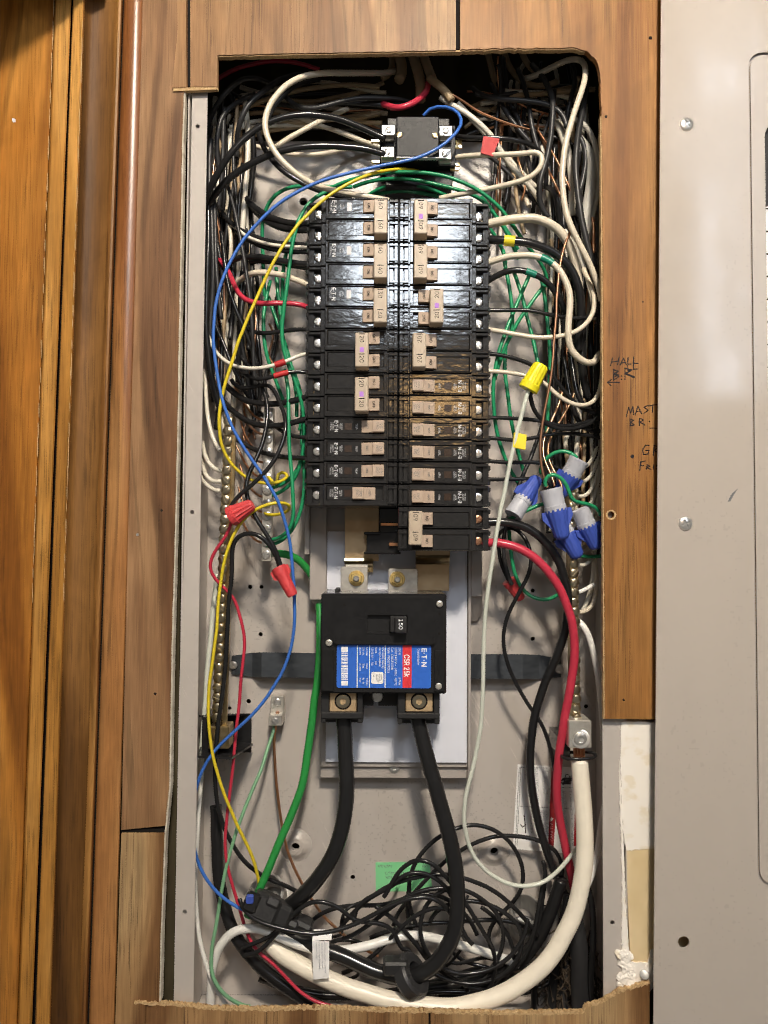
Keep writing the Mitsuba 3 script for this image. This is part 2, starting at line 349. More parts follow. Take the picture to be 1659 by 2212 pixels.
# handwriting
hand = [[(1319, 790), (1323, 773)], [(1334, 788), (1337, 773)], [(1321, 782), (1336, 780)], [(1339, 789), (1347, 774), (1353, 788)], [(1342, 784), (1352, 783)],
        [(1357, 772), (1356, 787), (1364, 786)], [(1369, 771), (1368, 785), (1378, 785)],
        [(1326, 799), (1325, 815)], [(1325, 799), (1336, 802), (1326, 807), (1337, 810), (1325, 815)], [(1342, 812), (1343, 813)], [(1350, 813), (1350, 796), (1364, 799), (1351, 806), (1370, 814)],
        [(1356, 774), (1356, 800), (1365, 799)], [(1369, 773), (1368, 798), (1378, 797)],
        [(1326, 798), (1325, 822)], [(1325, 798), (1336, 802), (1326, 808), (1337, 814), (1325, 821)], [(1342, 819), (1343, 820)], [(1350, 820), (1350, 795), (1364, 800), (1351, 808), (1370, 816)],
        [(1313, 826), (1338, 826)], [(1321, 820), (1312, 826), (1320, 833)],
        [(1353, 900), (1358, 880), (1362, 892), (1367, 878), (1369, 896)], [(1372, 897), (1378, 877), (1386, 894)], [(1374, 889), (1383, 888)], [(1399, 876), (1391, 880), (1400, 886), (1391, 893)], [(1400, 877), (1420, 874)], [(1410, 876), (1409, 891)],
        [(1362, 920), (1361, 905), (1369, 908), (1362, 912), (1370, 918), (1361, 920)], [(1381, 919), (1381, 904), (1390, 907), (1382, 912), (1393, 918)], [(1402, 910), (1403, 911)], [(1403, 925), (1427, 925)], [(1420, 921), (1427, 925)], [(1421, 900), (1428, 896)],
        [(1402, 962), (1394, 962), (1388, 972), (1390, 982), (1400, 981), (1402, 973), (1395, 973)], [(1411, 984), (1413, 962)], [(1413, 962), (1424, 966), (1413, 973), (1428, 983)],
        [(1382, 1016), (1384, 998)], [(1383, 998), (1394, 996)], [(1383, 1006), (1390, 1006)], [(1396, 1014), (1398, 1004), (1404, 1007), (1397, 1010), (1406, 1014)], [(1412, 1004), (1411, 1014)], [(1419, 1003), (1419, 1014), (1429, 1012)], [(1419, 1003), (1429, 1008)]]
part(t, 'handwriting', strokes(hand, 0, 0.0009), 'm_ink', False, 'black pen notes for hall, bedroom and freezer circuits')
part(t, 'ink_dot', plate(Polygon(circle(1366, 986, -0.12, 0.0016, 10)), -0.00012, 0), 'm_ink', False)

t = thing('wood_panel', 'tall narrow walnut laminate strip left of the open box', 'wood panel')
left_in = [(398, -300), (397, 190), (393, 300), (388, 600), (383, 900), (377, 1150), (370, 1400), (365, 1700), (355, 1800), (347, 2000), (343, 2164)]
lj = jag(left_in, 0.8, 16, 4)
part(t, 'plank', ply_plate([(308, -300), (308, 25), (280, 1000), (262, 1793)] + [p for p in lj[::-1] if p[1] <= 1793], 2, 5), 'm_left', False)
part(t, 'plank', ply_plate([(262, 1800)] + [p for p in lj if p[1] >= 1800] + [(330, 2500), (240, 2500)], 2, 5), 'm_bottom', False)
part(t, 'groove', ply_plate([(262, 1790), (356, 1790), (356, 1804), (262, 1804)], 4, 2), 'm_groove', False)
lj2 = jag([(x + 3.8, y) for x, y in left_in if y > 180] , 0.7, 9, 5)
part(t, 'cut_edge', ply_plate([(x, y) for x, y in lj if y > 180] + lj2[::-1], 3.0, 8), 'm_cut_edge', False, 'ragged pale cut edge')
for x, y in ((349, 1062 + 0.52 * 78), (297, 1155), (335, 1062 + .52 * 840), (233, 1062 + .52 * 950)):
    part(t, 'nail_hole', plate(Polygon(circle(x, y, 1.9, 0.0012, 8)), 0.0018, 0.002), 'm_groove' if x != 297 else 'm_steel', False)

t = thing('wood_panel', 'walnut laminate sheet below the box with a torn top edge', 'wood panel')
tear = jag([(290, 2167), (345, 2170), (415, 2174), (450, 2180), (560, 2181), (700, 2179), (830, 2184), (926, 2186)], 2.0, 6, 6)
tear2 = jag([(931, 2186), (1010, 2188), (1087, 2190), (1262, 2189), (1266, 2176), (1300, 2167), (1340, 2142), (1404, 2124)], 2.2, 6, 8)
part(t, 'plank', ply_plate([(x, y) for x, y in tear if x >= 322] + [(924, 2600), (322, 2600)], 0, 6), 'm_bottom', False)
part(t, 'plank', ply_plate(tear2 + [(1404, 2600), (932, 2600)], 0, 6), 'm_bottom', False)
part(t, 'plank', ply_plate([(x, y) for x, y in tear if x <= 315] + [(314, 2600), (286, 2600)], 0, 6), 'm_bottom', False)
part(t, 'groove', ply_plate([(312, 2172), (934, 2190), (934, 2600), (312, 2600)], 4.5, 1), 'm_groove', False)
base = [(290, 2165), (345, 2168), (415, 2172), (450, 2178), (560, 2180), (700, 2177), (830, 2183), (926, 2185), (1010, 2187), (1087, 2189), (1260, 2187), (1265, 2174), (1300, 2165), (1340, 2140), (1404, 2122)]
up = jag([(x, y - 1) for x, y in base], 2.6, 3.0, 9)
dn = jag([(x, y + 3.5) for x, y in base[::-1]], 2.4, 3.6, 10)
part(t, 'torn_edge', plate(Polygon(P2(up + dn, -0.15)).buffer(0), -0.0003, 0.004), 'm_wood_edge', False, 'pale splintered tear')

# broken plasterboard at the lower right
t = thing('plasterboard', 'yellowed plasterboard strip with crumbling white gypsum beside the cover', 'plasterboard')
part(t, 'paper_face', ply_plate([(1352, 1832), (1700, 1832), (1700, 2130), (1404, 2126), (1398, 2078), (1362, 2078), (1358, 1990)], 7, 10), 'm_drywall', False)
part(t, 'gypsum', ply_plate(jag([(1343, 1560), (1380, 1558), (1430, 1562), (1700, 1562)], 1.5, 8, 12) + [(1700, 1834)] + jag([(1430, 1834), (1352, 1836), (1346, 1790), (1341, 1640), (1343, 1560)], 2, 7, 13), 6.2, 10), 'm_plaster', False)
part(t, 'gypsum', ply_plate(jag([(1339, 1640), (1346, 1800), (1352, 1950), (1360, 2080), (1400, 2080), (1406, 2055), (1416, 2060), (1418, 2125), (1395, 2150), (1343, 2155), (1343, 2050), (1345, 1900), (1338, 1700)], 2.2, 7, 14), 5.4, 10), 'm_plaster', False)
def lumps(ptsr, d, r, n, seed):
    rr = random.Random(seed); ms = []
    for _ in range(n):
        x, y = rr.choice(ptsr); x += rr.uniform(-14, 14); y += rr.uniform(-14, 14)
        m = trimesh.creation.icosphere(1, rr.uniform(0.5, 1) * r)
        m.vertices = m.vertices * [1, 0.5, 1] + at(x, y, d) + 0.25 * r * np.array([[rr.uniform(-1, 1) for _ in range(3)] for _ in m.vertices])
        ms.append(m)
    return join(ms)
part(t, 'gypsum_crumb', lumps([(1356, 2095), (1352, 2120), (1362, 2140), (1410, 2090), (1405, 2130), (1350, 2070), (1380, 2145)], 5.5, 0.0042, 46, 15), 'm_plaster', False, kind='stuff')
part(t, 'nail_head', lathe(at(1392, 2105, 3), at(1392, 2105, 8), [(0, .0030), (.1, .0040), (1, .0040)]), 'm_zinc')
part(t, 'nail_head', lathe(at(1412, 2060, 4), at(1412, 2060, 8), [(0, .0030), (.1, .0036), (1, .0036)]), 'm_zinc')

# ------------------------------------------------------------------ wooden door and its casing at the left
def ruled(profile, y0=-250, y1=2500):
    """Upright mouldings: profile of (x at picture height 25, x at 2212, depth)."""
    v, f = [], []
    ys = np.linspace(y0, y1, 12)
    for xt, xb, d in profile:
        for y in ys:
            v.append(at(xt + (xb - xt) * (y - 25) / 2187, y, d))
    n = len(ys)
    for i in range(len(profile) - 1):
        for j in range(n - 1):
            a, b = i * n + j, (i + 1) * n + j
            f.append((a, a + 1, b + 1, b))
    return trimesh.Trimesh(np.array(v), np.array([(a, b, c) for a, b, c, d in f] + [(a, c, d) for a, b, c, d in f]), process=False)
t = thing('door', 'orange stained wooden door at the left edge', 'door')
part(t, 'panel', ruled([(-330, -410, 30), (-330, -410, -9), (114, 34, -9), (116, 36, -8.2), (117, 37.5, -5)]), 'm_door', 30)
part(t, 'stile', ruled([(117.2, 38, -5), (119, 40, -8), (122, 42, -9.4), (150, 66, -9.4), (153, 69, -8), (153.4, 69.4, 20)]), 'm_stile', 30)
t = thing('door_casing', 'dark moulded door casing between the door and the walnut strip', 'door casing')
part(t, 'outer_band', ruled([(157, 76, 20), (157, 76, -11), (159, 78, -12.4), (177, 104, -13.2), (180, 107, -12), (183, 109, -7)]), 'm_stile', 30)
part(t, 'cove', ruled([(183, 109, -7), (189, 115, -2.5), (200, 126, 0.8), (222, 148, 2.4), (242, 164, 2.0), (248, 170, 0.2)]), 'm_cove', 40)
part(t, 'bead', ruled([(248, 170, 0.2), (251, 173, -2.4), (256, 179, -3.2), (261, 184, -2.4), (264, 187, 0.5), (265, 189, 9)]), 'm_casing', 40)
part(t, 'flat_band', ruled([(267, 192, 9), (267, 192, 1.0), (272, 198, -1.6), (283, 211, -3.0), (296, 232, -2.4), (306, 245, 0), (308.5, 247.5, 2.6)]), 'm_cherry', 40)
part(t, 'gap', ruled([(153.4, 69.4, 7), (157, 76, 7)]), 'm_groove', 30)
part(t, 'gap', ruled([(264.5, 188, 8), (268, 193, 8)]), 'm_groove', 30)
single('paint_fleck', plate(Polygon(P2([(27, 255), (33, 257), (34, 263), (29, 265), (26, 260)], -9.2)), -0.0094, -0.0089), 'm_print', 'small pale chip on the orange door', 'paint chip')
chips = []
for k in range(64):
    y = -30 + k * 36 + rng.uniform(-12, 12)
    for xt, xb, d in ((115, 35, -9.1), (179, 106, -13.1)):
        if y < 1300 and rng.random() < 0.93:
            x = xt + (xb - xt) * (y - 25) / 2187
            h = rng.uniform(18, 46)
            chips.append(plate(Polygon(P2([(x - rng.uniform(.2, 1.1), y), (x + .7, y + 2), (x + .9, y + h * .5), (x + .5, y + h), (x - rng.uniform(.1, .8), y + h - 3), (x - rng.uniform(.2, 1.3), y + h * .6)], d)), d / 1000 - 0.00006, d / 1000 + 0.0001))
part('door_casing', 'worn_edge', join(chips), 'm_wood_edge', False, 'pale worn edge of chipped stain', 'stuff')
# a wall cupboard above the door: its underside just enters the picture and its shade falls across the door
t = thing('wall_cupboard', 'underside of a dark wooden corner cupboard at the top left', 'cupboard')
q = [at(238, -8, 0), at(-700, 4, 0), at(-700, 4, 0) - [0, .60, 0], at(0, 0, 0) - [0, .30, 0]]
q = [p * [1, 0, 1] + [0, min(p[1], -.014), 0] for p in q]
part(t, 'carcass', hull(q + [p + [0, 0, .3] for p in q]), 'm_cove', False)

# ------------------------------------------------------------------ the steel box
BD, FD = 100.0, 7.0                                                # depth of its back, of its front flanges
t = BOX = thing('panel_box', 'open taupe steel electrical box recessed in the wall', 'electrical box')
Lf, Rf = at(396, 1180, FD)[0], at(1348, 1180, FD)[0]            # the side walls stand at the outer edges of the inturned flanges
Tz, Bz = at(829, 196, FD)[2], at(829, 2290, FD)[2]
Tb = at(829, 306, BD)[2]
# back sheet with knockouts, mounting dimples and small holes
dimples = [(655, 435, 1), (1088, 430, -1), (638, 1830, 1), (1068, 1840, -1)]
small = [(540, 1268, 4.6), (565, 1268, 4.2), (563, 1370, 4.6), (537, 1515, 5), (496, 1530, 4), (1151, 1276, 4.6), (1151, 1380, 4.6), (1266, 1526, 4.6), (762, 1895, 5), (742, 1988, 7), (942, 1899, 5), (1270, 540, 5), (1090, 585, 5), (513, 808, 5)]
holes = [circle(x, y, BD, r * mmpx(BD) / 1000, 12) for x, y, r in small] + [circle(x, y, BD - 5, 8.5 * mmpx(BD) / 1000, 16) for x, y, s in dimples]
holes += [circle(590, 1945, BD, .013, 20), circle(1130, 2005, BD, .0125, 20)]
BACK = part(t, 'back', plate(Polygon([(Lf - .004, Tb), (Rf + .004, Tb), (Rf + .004, Bz), (Lf - .004, Bz)], holes), BD / 1000, BD / 1000 + 0.0015), 'm_paint', False)
for x, y, s in dimples:
    c = at(x, y, BD - 5)
    rr = 8.5 * mmpx(BD) / 1000
    prof = [(0.0052, .017), (0.0046, .014), (0.0020, .0105), (0.0004, .0085), (0.0, .0068), (0.0002, rr), (0.006, rr)]
    an = np.arange(28) * 2 * math.pi / 28
    v = np.vstack([np.stack([c[0] + r * np.cos(an), np.full(28, c[1] + h), c[2] + r * np.sin(an)], 1) for h, r in prof])
    m_ = np.arange(28); m2 = (m_ + 1) % 28
    f = np.vstack([np.vstack([np.stack([i * 28 + m_, i * 28 + m2, (i + 1) * 28 + m2], 1), np.stack([i * 28 + m_, (i + 1) * 28 + m2, (i + 1) * 28 + m_], 1)]) for i in range(len(prof) - 1)])
    part(BACK, 'mounting_dimple', trimesh.Trimesh(v, f[:, ::-1], process=False), 'm_paint', 50)
th = 0.0015
part(t, 'side_wall', bev(Lf - th, Lf, FD / 1000, BD / 1000, Tz, Bz, 0.0004), 'm_paint', False)
part(t, 'side_wall', bev(Rf, Rf + th, FD / 1000, BD / 1000, Tz, Bz, 0.0004), 'm_paint', False)
part(t, 'bottom_wall', bev(Lf, Rf, FD / 1000, BD / 1000, Bz - th, Bz, 0.0004), 'm_paint', False)
fl = lambda pts, hs: plate(Polygon(P2(pts, FD), [circle(x, y, FD, r * mmpx(FD) / 1000, 12) for x, y, r in hs]), FD / 1000, FD / 1000 + 0.0015)
part(t, 'flange', fl([(413, 60), (450, 60), (448, 220), (432, 1180), (416, 2290), (373, 2290), (387, 1500), (398, 1180), (407, 600), (415, 220)], [(427, 273, 4.6), (415, 1106, 4.6), (399, 1970, 5)]), 'm_paint', False)
part(t, 'flange', fl([(1299, 60), (1350, 60), (1346, 2290), (1304, 2290), (1300, 1180)], [(1323, 1993, 5)]), 'm_paint', False)
# cross strap and its two screws
t = thing('cross_strap', 'blue black flat strap running across the box behind the main breaker', 'strap')
s0 = [at(x, y, d) for x, y, d in ((500, 1437, 97), (545, 1436, 97), (565, 1436, 84), (830, 1440, 84), (1130, 1440, 84), (1165, 1441, 97), (1212, 1443, 97))]
hw, ms = 0.0118, []
for k, (a, b) in enumerate(zip(s0, s0[1:])):
    w0, w1 = (hw * (.75 if k == 0 else 1)), (hw * (.75 if k == 5 else 1))
    q = [a + [0, 0, w0], b + [0, 0, w1], b - [0, 0, w1], a - [0, 0, w0]]
    ms.append(hull(q + [p + np.array([0, 0.0016, 0]) for p in q]))
part(t, 'bar', join(ms), 'm_strap', False)
def screw(r, kind='slot'):
    """A unit screw head facing -y, radius r, seated at y = 0."""
    h = r * 0.42
    dome = tri(lathe((0, 0.1 * r, 0), (0, -h, 0), [(0, r), (.45, r), (.75, r * .9), (.93, r * .66), (1, r * .3)], 18))
    mm = manifold3d.Manifold(manifold3d.Mesh(np.asarray(dome.vertices, np.float32), np.asarray(dome.faces, np.uint32)))
    if mm.is_empty() or mm.volume() <= 0:
        mm = manifold3d.Manifold(manifold3d.Mesh(np.asarray(dome.vertices, np.float32), np.asarray(dome.faces[:, ::-1], np.uint32)))
    cut = manifold3d.Manifold.cube([2.4 * r, h, .30 * r], True).translate([0, -h, 0])
    if kind == 'cross':
        cut = manifold3d.Manifold.cube([1.2 * r, h, .28 * r], True).translate([0, -h, 0]) + manifold3d.Manifold.cube([.28 * r, h, 1.2 * r], True).translate([0, -h, 0])
    if kind == 'combo':
        cut = cut + manifold3d.Manifold.cube([.30 * r, h, 1.3 * r], True).translate([0, -h, 0])
    if kind == 'flat':
        dome = lathe((0, 0.1 * r, 0), (0, -.25 * r, 0), [(0, r), (.8, r), (.95, r * .95), (1, r * .88)], 22)
        mm = manifold3d.Manifold(manifold3d.Mesh(np.asarray(dome.vertices, np.float32), np.asarray(dome.faces, np.uint32)))
        if mm.volume() <= 0: mm = manifold3d.Manifold(manifold3d.Mesh(np.asarray(dome.vertices, np.float32), np.asarray(dome.faces[:, ::-1], np.uint32)))
        cut = manifold3d.Manifold.cylinder(r, r * .5, r * .5, 6, True).rotate([90, 0, 0]).translate([0, -.5 * r, 0])
    if kind == 'hex':
        cut = manifold3d.Manifold.cylinder(h * 1.6, r * .52, r * .52, 6, True).rotate([90, 0, 0]).translate([0, -h, 0])
    q = (mm - cut).to_mesh()
    return trimesh.Trimesh(q.vert_properties[:, :3], q.tri_verts, process=False)
_screws = {}
def put_screw(parent, x, y, d, rpx, mat, kind='slot', turn=None, name='screw', label=None):
    key = (mat, kind)
    if key not in _screws:
        _screws[key] = mikit.ply(screw(1.0, kind), mat, 35)
    c = at(x, y, d) if not hasattr(x, '__len__') else x
    r = rpx * mmpx(d) / 1000
    turn = rng.uniform(0, 180) if turn is None else turn
    return part(parent, name, _screws[key], None, to_world=T().translate(c.tolist()).rotate([0, 1, 0], turn).scale(r), label=label)
put_screw(t, 504, 1437, 96, 9, 'm_steel', 'combo')
put_screw(t, 1209, 1445, 96, 10, 'm_steel', 'combo')

# ------------------------------------------------------------------ loose cover standing against the wall at the right
t = thing('panel_cover', 'loose taupe steel cover with a panel door standing at the right edge', 'panel cover')
CV = -14.0
door_out = [(1628, 112), (1900, 112), (1900, 1920), (1624, 1920)]
zt, zb = at(1700, 113, CV)[2], at(1700, 1916, CV)[2]
xl = at(1626, 1000, CV)[0]
op = rrect(xl, xl + 0.35, zb, zt, 0.013)
base = Polygon(P2([(1430.5, -300), (2300, -300), (2300, 2600), (1408.8, 2600)], CV), [op, circle(1477, 2035, CV, .0048, 18)])
part(t, 'front', plate(base, CV / 1000, CV / 1000 + .0014), 'm_cover', False)
lip = ruled([(1431.2, 1412.6, CV), (1429.8, 1411.2, CV + .5), (1429.3, 1410.8, CV + 1.5), (1429.6, 1411.2, CV + 11)])
part(t, 'folded_edge', lip, 'm_cover', 40)
g = 0.0022
part(t, 'groove', plate(Polygon(rrect(xl - .0008, xl + .36, zb - .0008, zt + .0008, 0.0135), [rrect(xl + g, xl + .36, zb + g, zt - g, .0115)]), CV / 1000 + .0025, CV / 1000 + .0040), 'm_pan', False)
inner = Polygon(rrect(xl + g, xl + .35, zb + g, zt - g, .0112), [rrect(at(1649, 0, CV)[0], at(1649, 0, CV)[0] + .3, at(0, 1880, CV)[2] - 0.0, at(0, 255, CV)[2], .012)])
DOORK = part(t, 'panel_door', plate(inner, CV / 1000 + .0004, CV / 1000 + .0016), 'm_cover', False)
xi = at(1649, 0, CV)[0]
part(DOORK, 'latch_recess', plate(Polygon(rrect(xi - .001, xi + .30, at(0, 1885, CV)[2], at(0, 250, CV)[2], .012)), CV / 1000 + .006, CV / 1000 + .007), 'm_matte_black', False)
part(DOORK, 'directory_backing', plate(Polygon(rrect(xi + .0006, xi + .29, at(0, 1870, CV)[2], at(0, 432, CV)[2], .004)), CV / 1000 + .0030, CV / 1000 + .0036), 'm_cover', False)
part(DOORK, 'circuit_directory', plate(Polygon(rrect(xi + .0010, xi + .28, at(0, 1232, CV)[2], at(0, 436, CV)[2], .001)), CV / 1000 + .0022, CV / 1000 + .0026), 'm_paper', False, 'white circuit directory card with ruled rows')
rows = [Polygon(rrect(xi + .0008, xi + .28, at(0, y + 1.6, CV)[2], at(0, y - 1.6, CV)[2], .0003)) for y in range(440, 1240, 49)]
part(DOORK, 'directory_line', plate(unary_union(rows), CV / 1000 + .0019, CV / 1000 + .00215), 'm_ink', False)
put_screw(t, 1483, 269, CV, 15, 'm_steel', 'cross')
put_screw(t, 1480, 1131, CV, 15, 'm_steel', 'cross')
sc = [at(*p, CV) for p in ((1574, 1084), (1581, 1070), (1592, 1057))]
part(t, 'scratch', plate(Polygon(P2([(1572, 1084), (1577, 1083), (1585, 1069), (1594, 1055), (1580, 1067)], CV)), CV / 1000 - .00012, CV / 1000 + .0002), 'm_print_grey', False, 'short dark scuff mark')
# ================================================================== bus pan, insulating sheet, bus bars
def px_box(x0, y0, x1, y1, d0, d1, b=0.0006):
    """A box whose front face covers the picture rectangle at depth d0, going back to d1."""
    c = at((x0 + x1) / 2, (y0 + y1) / 2, d0)
    w, h = abs(x1 - x0) * mmpx(d0) / 2000, abs(y1 - y0) * mmpx(d0) / 2000
    return bev(c[0] - w, c[0] + w, d0 / 1000, d1 / 1000, c[2] - h, c[2] + h, b)
def px_rr(x0, y0, x1, y1, d0, d1, rpx, b=0.0004):
    c = at((x0 + x1) / 2, (y0 + y1) / 2, d0)
    w, h = abs(x1 - x0) * mmpx(d0) / 2000, abs(y1 - y0) * mmpx(d0) / 2000
    return slab(rrect(c[0] - w, c[0] + w, c[2] - h, c[2] + h, rpx * mmpx(d0) / 1000), d0 / 1000, d1 / 1000, b)

t = thing('bus_pan', 'grey steel bus mounting pan behind the breakers', 'mounting pan')
part(t, 'plate', px_box(697, 440, 1012, 1652, 80, 81.5), 'm_pan', False)
part(t, 'foot', px_box(694, 1652, 1012, 1681, 84, 85.5), 'm_pan', False)
part(t, 'step', px_box(697, 1650, 1012, 1654, 80.2, 85.4, .0003), 'm_pan', False)
part(t, 'side_rail', px_box(661, 440, 671, 1200, 66, 82), 'm_pan', False)
part(t, 'side_rail', px_box(672, 440, 708, 1297, 72, 74), 'm_pan', False)
part(t, 'side_rail', px_box(1012, 440, 1018, 1690, 72, 82), 'm_pan', False)
part(t, 'side_rail', px_box(1018, 440, 1042, 1290, 74, 76), 'm_pan', False)
q = [at(x, y, d) for x, y, d in ((1014, 1288, 76), (1042, 1283, 76), (1042, 1322, 92), (1030, 1342, 95), (1014, 1342, 95))]
part(t, 'bent_tab', hull(q + [p + np.array([0, .0015, 0]) for p in q]), 'm_pan', False)
q = [at(x, y, d) for x, y, d in ((672, 1297, 74), (694, 1297, 74), (694, 1316, 86), (686, 1312, 86))]
part(t, 'bent_tab', hull(q + [p + np.array([0, .0015, 0]) for p in q]), 'm_pan', False)
put_screw(t, 852, 1657, 84, 12, 'm_steel', 'hex')
single('insulating_sheet', px_box(706, 1150, 1008, 1643, 77, 77.8, .0002), 'm_sheet', 'smooth pale bluish insulating sheet behind the main breaker', 'insulating sheet', smooth=False)

t = thing('bus_bar', 'brass left bus bar dropping to a silver lug above the main breaker', 'bus bar')
part(t, 'blade', plate(Polygon(P2([(745, 1098), (818, 1098), (818, 1212), (785, 1212), (745, 1212)], 60)), .060, .063), 'm_bus', False)
def strip(pts, x0, x1, thick=2.4):
    """A strap bent in depth: pts = [(picture y, depth)], between the picture columns x0 and x1."""
    ms = []
    for (y0, d0), (y1, d1) in zip(pts, pts[1:]):
        q = [at(x0, y0, d0), at(x1, y0, d0), at(x1, y1, d1), at(x0, y1, d1)]
        ms.append(hull(q + [p + np.array([0, thick / 1000, 0]) for p in q]))
    return join(ms)
part(t, 'bend', strip([(1206, 60), (1212, 59), (1218, 61), (1226, 68), (1236, 70)], 744, 806), 'm_brass', 30)
lp = part(t, 'lug_plate', px_rr(736, 1224, 794, 1282, 48, 52, 5), 'm_tin', False)
part(t, 'lug_step', px_box(746, 1219, 795, 1232, 52, 56), 'm_tin', False)
def nut(parent, x, y, d):
    c = at(x, y, d)
    part(parent, 'washer', lathe(c + [0, .0005, 0], c - [0, .0014, 0], [(0, .0073), (.8, .0073), (1, .0068)], 24), 'm_gold')
    part(parent, 'nut', lathe(c - [0, .0010, 0], c - [0, .0056, 0], [(0, .0057), (.85, .0057), (1, .0050)], 6), 'm_gold', False)
    part(parent, 'stud', lathe(c - [0, .004, 0], c - [0, .0095, 0], [(0, .0028), (.8, .0028), (1, .0020)], 16), 'm_steel')
nut(lp, 770, 1249, 48)
t = thing('bus_bar', 'brass right bus bar with a silver lug plate and wide brass tab', 'bus bar')
part(t, 'blade', px_box(898, 1150, 972, 1206, 60, 63), 'm_bus', False)
part(t, 'bend', strip([(1199, 60), (1205, 59), (1212, 62), (1218, 68), (1224, 70)], 898, 971), 'm_brass', 30)
part(t, 'tab', px_box(898, 1219, 970, 1276, 58, 61, .0003), 'm_bus', False)
lp = part(t, 'lug_plate', px_rr(839, 1228, 902, 1281, 48, 52, 5), 'm_tin', False)
nut(lp, 858, 1251, 48)
t = thing('bus_insulator', 'black plastic bus insulator in the two empty breaker spaces', 'insulator')
part(t, 'block', px_box(792, 1150, 862, 1196, 46, 78), 'm_black', False)
part(t, 'block', px_box(820, 1098, 862, 1152, 56, 78), 'm_black', False)
part(t, 'shelf', px_box(786, 1149, 822, 1155, 42, 60), 'm_black', False)
part(t, 'shelf', px_box(786, 1192, 866, 1197, 42, 60), 'm_black', False)
part(t, 'stab', px_box(822, 1129, 862, 1136, 48, 60, .0004), 'm_copper', False)
part(t, 'stab', px_box(840, 1172, 862, 1180, 42, 60, .0004), 'm_copper', False)

# ================================================================== branch breakers
BF = 8.0                                                            # depth of their faces
KB = mmpx(BF) / 1000
CX = at(860.5, 800, BF)[0]
PITCH_ROW = 48.35 * KB
ZL = at(860.5, 451.0, BF)[2]
def bl(u0, u1, v0, v1, w0, w1, b=0.0005):
    """A breaker piece in its own frame: u outwards from the centre line, v across, both in picture pixels; w forwards in mm from the face."""
    return bev(-u0 * KB, -u1 * KB, -w0 / 1000, -w1 / 1000, v0 * KB, v1 * KB, b)
def pole_mesh():
    ms = [bl(1, 160, -23.3, 23.3, -66, -3.5), bl(2, 10, -22.6, 22.6, -10, -.8), bl(11.5, 21.5, -22.8, 22.8, -10, -1.6),
          bl(24, 160, -23, -11.5, -10, .9), bl(24, 160, 20.2, 23, -10, .7), bl(24, 32, -23, 23, -10, .4), bl(76, 154, -11.8, 20.4, -10, 0), bl(154.5, 160.5, -23, 23, -10, 1.1),
          bl(2, 21, -19, -13, -6, .4, .0003), bl(2, 21, 14, 19, -6, .4, .0003)]
    ms += [bl(160, 172, -23, 23, -66, -8), bl(160, 199, -23, -16.5, -60, -9.5), bl(160, 199, 17.5, 23, -60, -9.5), bl(160, 188, -17, 18, -60, -16), bl(187, 201, -23, 23, -60, -12.5), bl(192, 206, -20, -10, -40, -15), bl(192, 206, 12, 22, -40, -15)]
    return join(ms)
RAIL = mikit.ply(pole_mesh(), 'm_breaker', False)
WELL = mikit.ply(bl(32, 76, -11.4, 20.1, -9.5, -3.2), 'm_matte_black', False)
ROCK_HI = mikit.ply(hull([p for m in (bl(30, 55, -9.5, 16.5, -4, 5.2, .0006),) for p in m.vertices]), 'm_handle', False)
ROCK_LO = mikit.ply(hull([(-u * KB, -w / 1000, v * KB) for u, w in ((54, -4), (80, -4), (54, 3.2), (79, .6)) for v in (-9.5, 16.5)]), 'm_handle', False)
ROCK_LO_OFF = mikit.ply(hull([(-u * KB, -w / 1000, v * KB) for u, w in ((74, -4), (48, -4), (74, 3.2), (49, .6)) for v in (-9.5, 16.5)]), 'm_handle', False)
STUB = mikit.ply(hull([(-u * KB, -w / 1000, v * KB) for u, w in ((0, -4), (25, -4), (0, 4.5), (23, 3.0), (25, 1.5)) for v in (-11, 15)]), 'm_handle', False)
def tlocal(s, u, v, w, h, turn=-90, bold=False, width=None, depth=.00012):
    return text(s, (-u * KB, -w / 1000, v * KB), None, None, h, turn, depth, bold, width)
LETTER = mikit.ply(join([tlocal('TRIP', 90, 4, 0, .0016), tlocal('OFF/ON', 122, 4, 0, .0011), tlocal('RESET', 125.5, 4, 0, .0011),
                         tlocal('E\u00b7T\u00b7N', 134, 4, 0, .0030, bold=True), tlocal('LISTED', 141, 4, 0, .0013), tlocal('TYPE CH', 146, 4, 0, .0012)]), 'm_print', False)
LETTER_PLAIN = mikit.ply(join([tlocal('E\u00b7T\u00b7N', 142, 4, 0, .0034, bold=True), tlocal('TYPE CH', 149, 4, 0, .0013), tlocal('HACR', 128, 4, 0, .0012), tlocal('40\u00b0C', 122, 4, 0, .0012)]), 'm_print', False)
NUM_S = mikit.ply(join([tlocal('20', 37, 3.5, 5.2, .0026), tlocal('SWD', 44, 3.5, 5.2, .0019), tlocal('OFF', 67, 3.5, 2.2, .0018)]), 'm_print_grey', False)
NUM_OFF = mikit.ply(join([tlocal('20', 80, 3.5, 5.2, .0026), tlocal('SWD', 87, 3.5, 5.2, .0019), tlocal('OFF', 61, 3.5, 2.2, .0018)]), 'm_print_grey', False)
WINDOW = mikit.ply(bl(100, 116, -4, 11, -1, .15, .0001), 'm_dark_window', False)
STICK = mikit.ply(bl(104, 114, -6, 13, -1, .2, .0001), 'm_print', False)
TIE = 17.0                                                          # how far the handle ties stand out
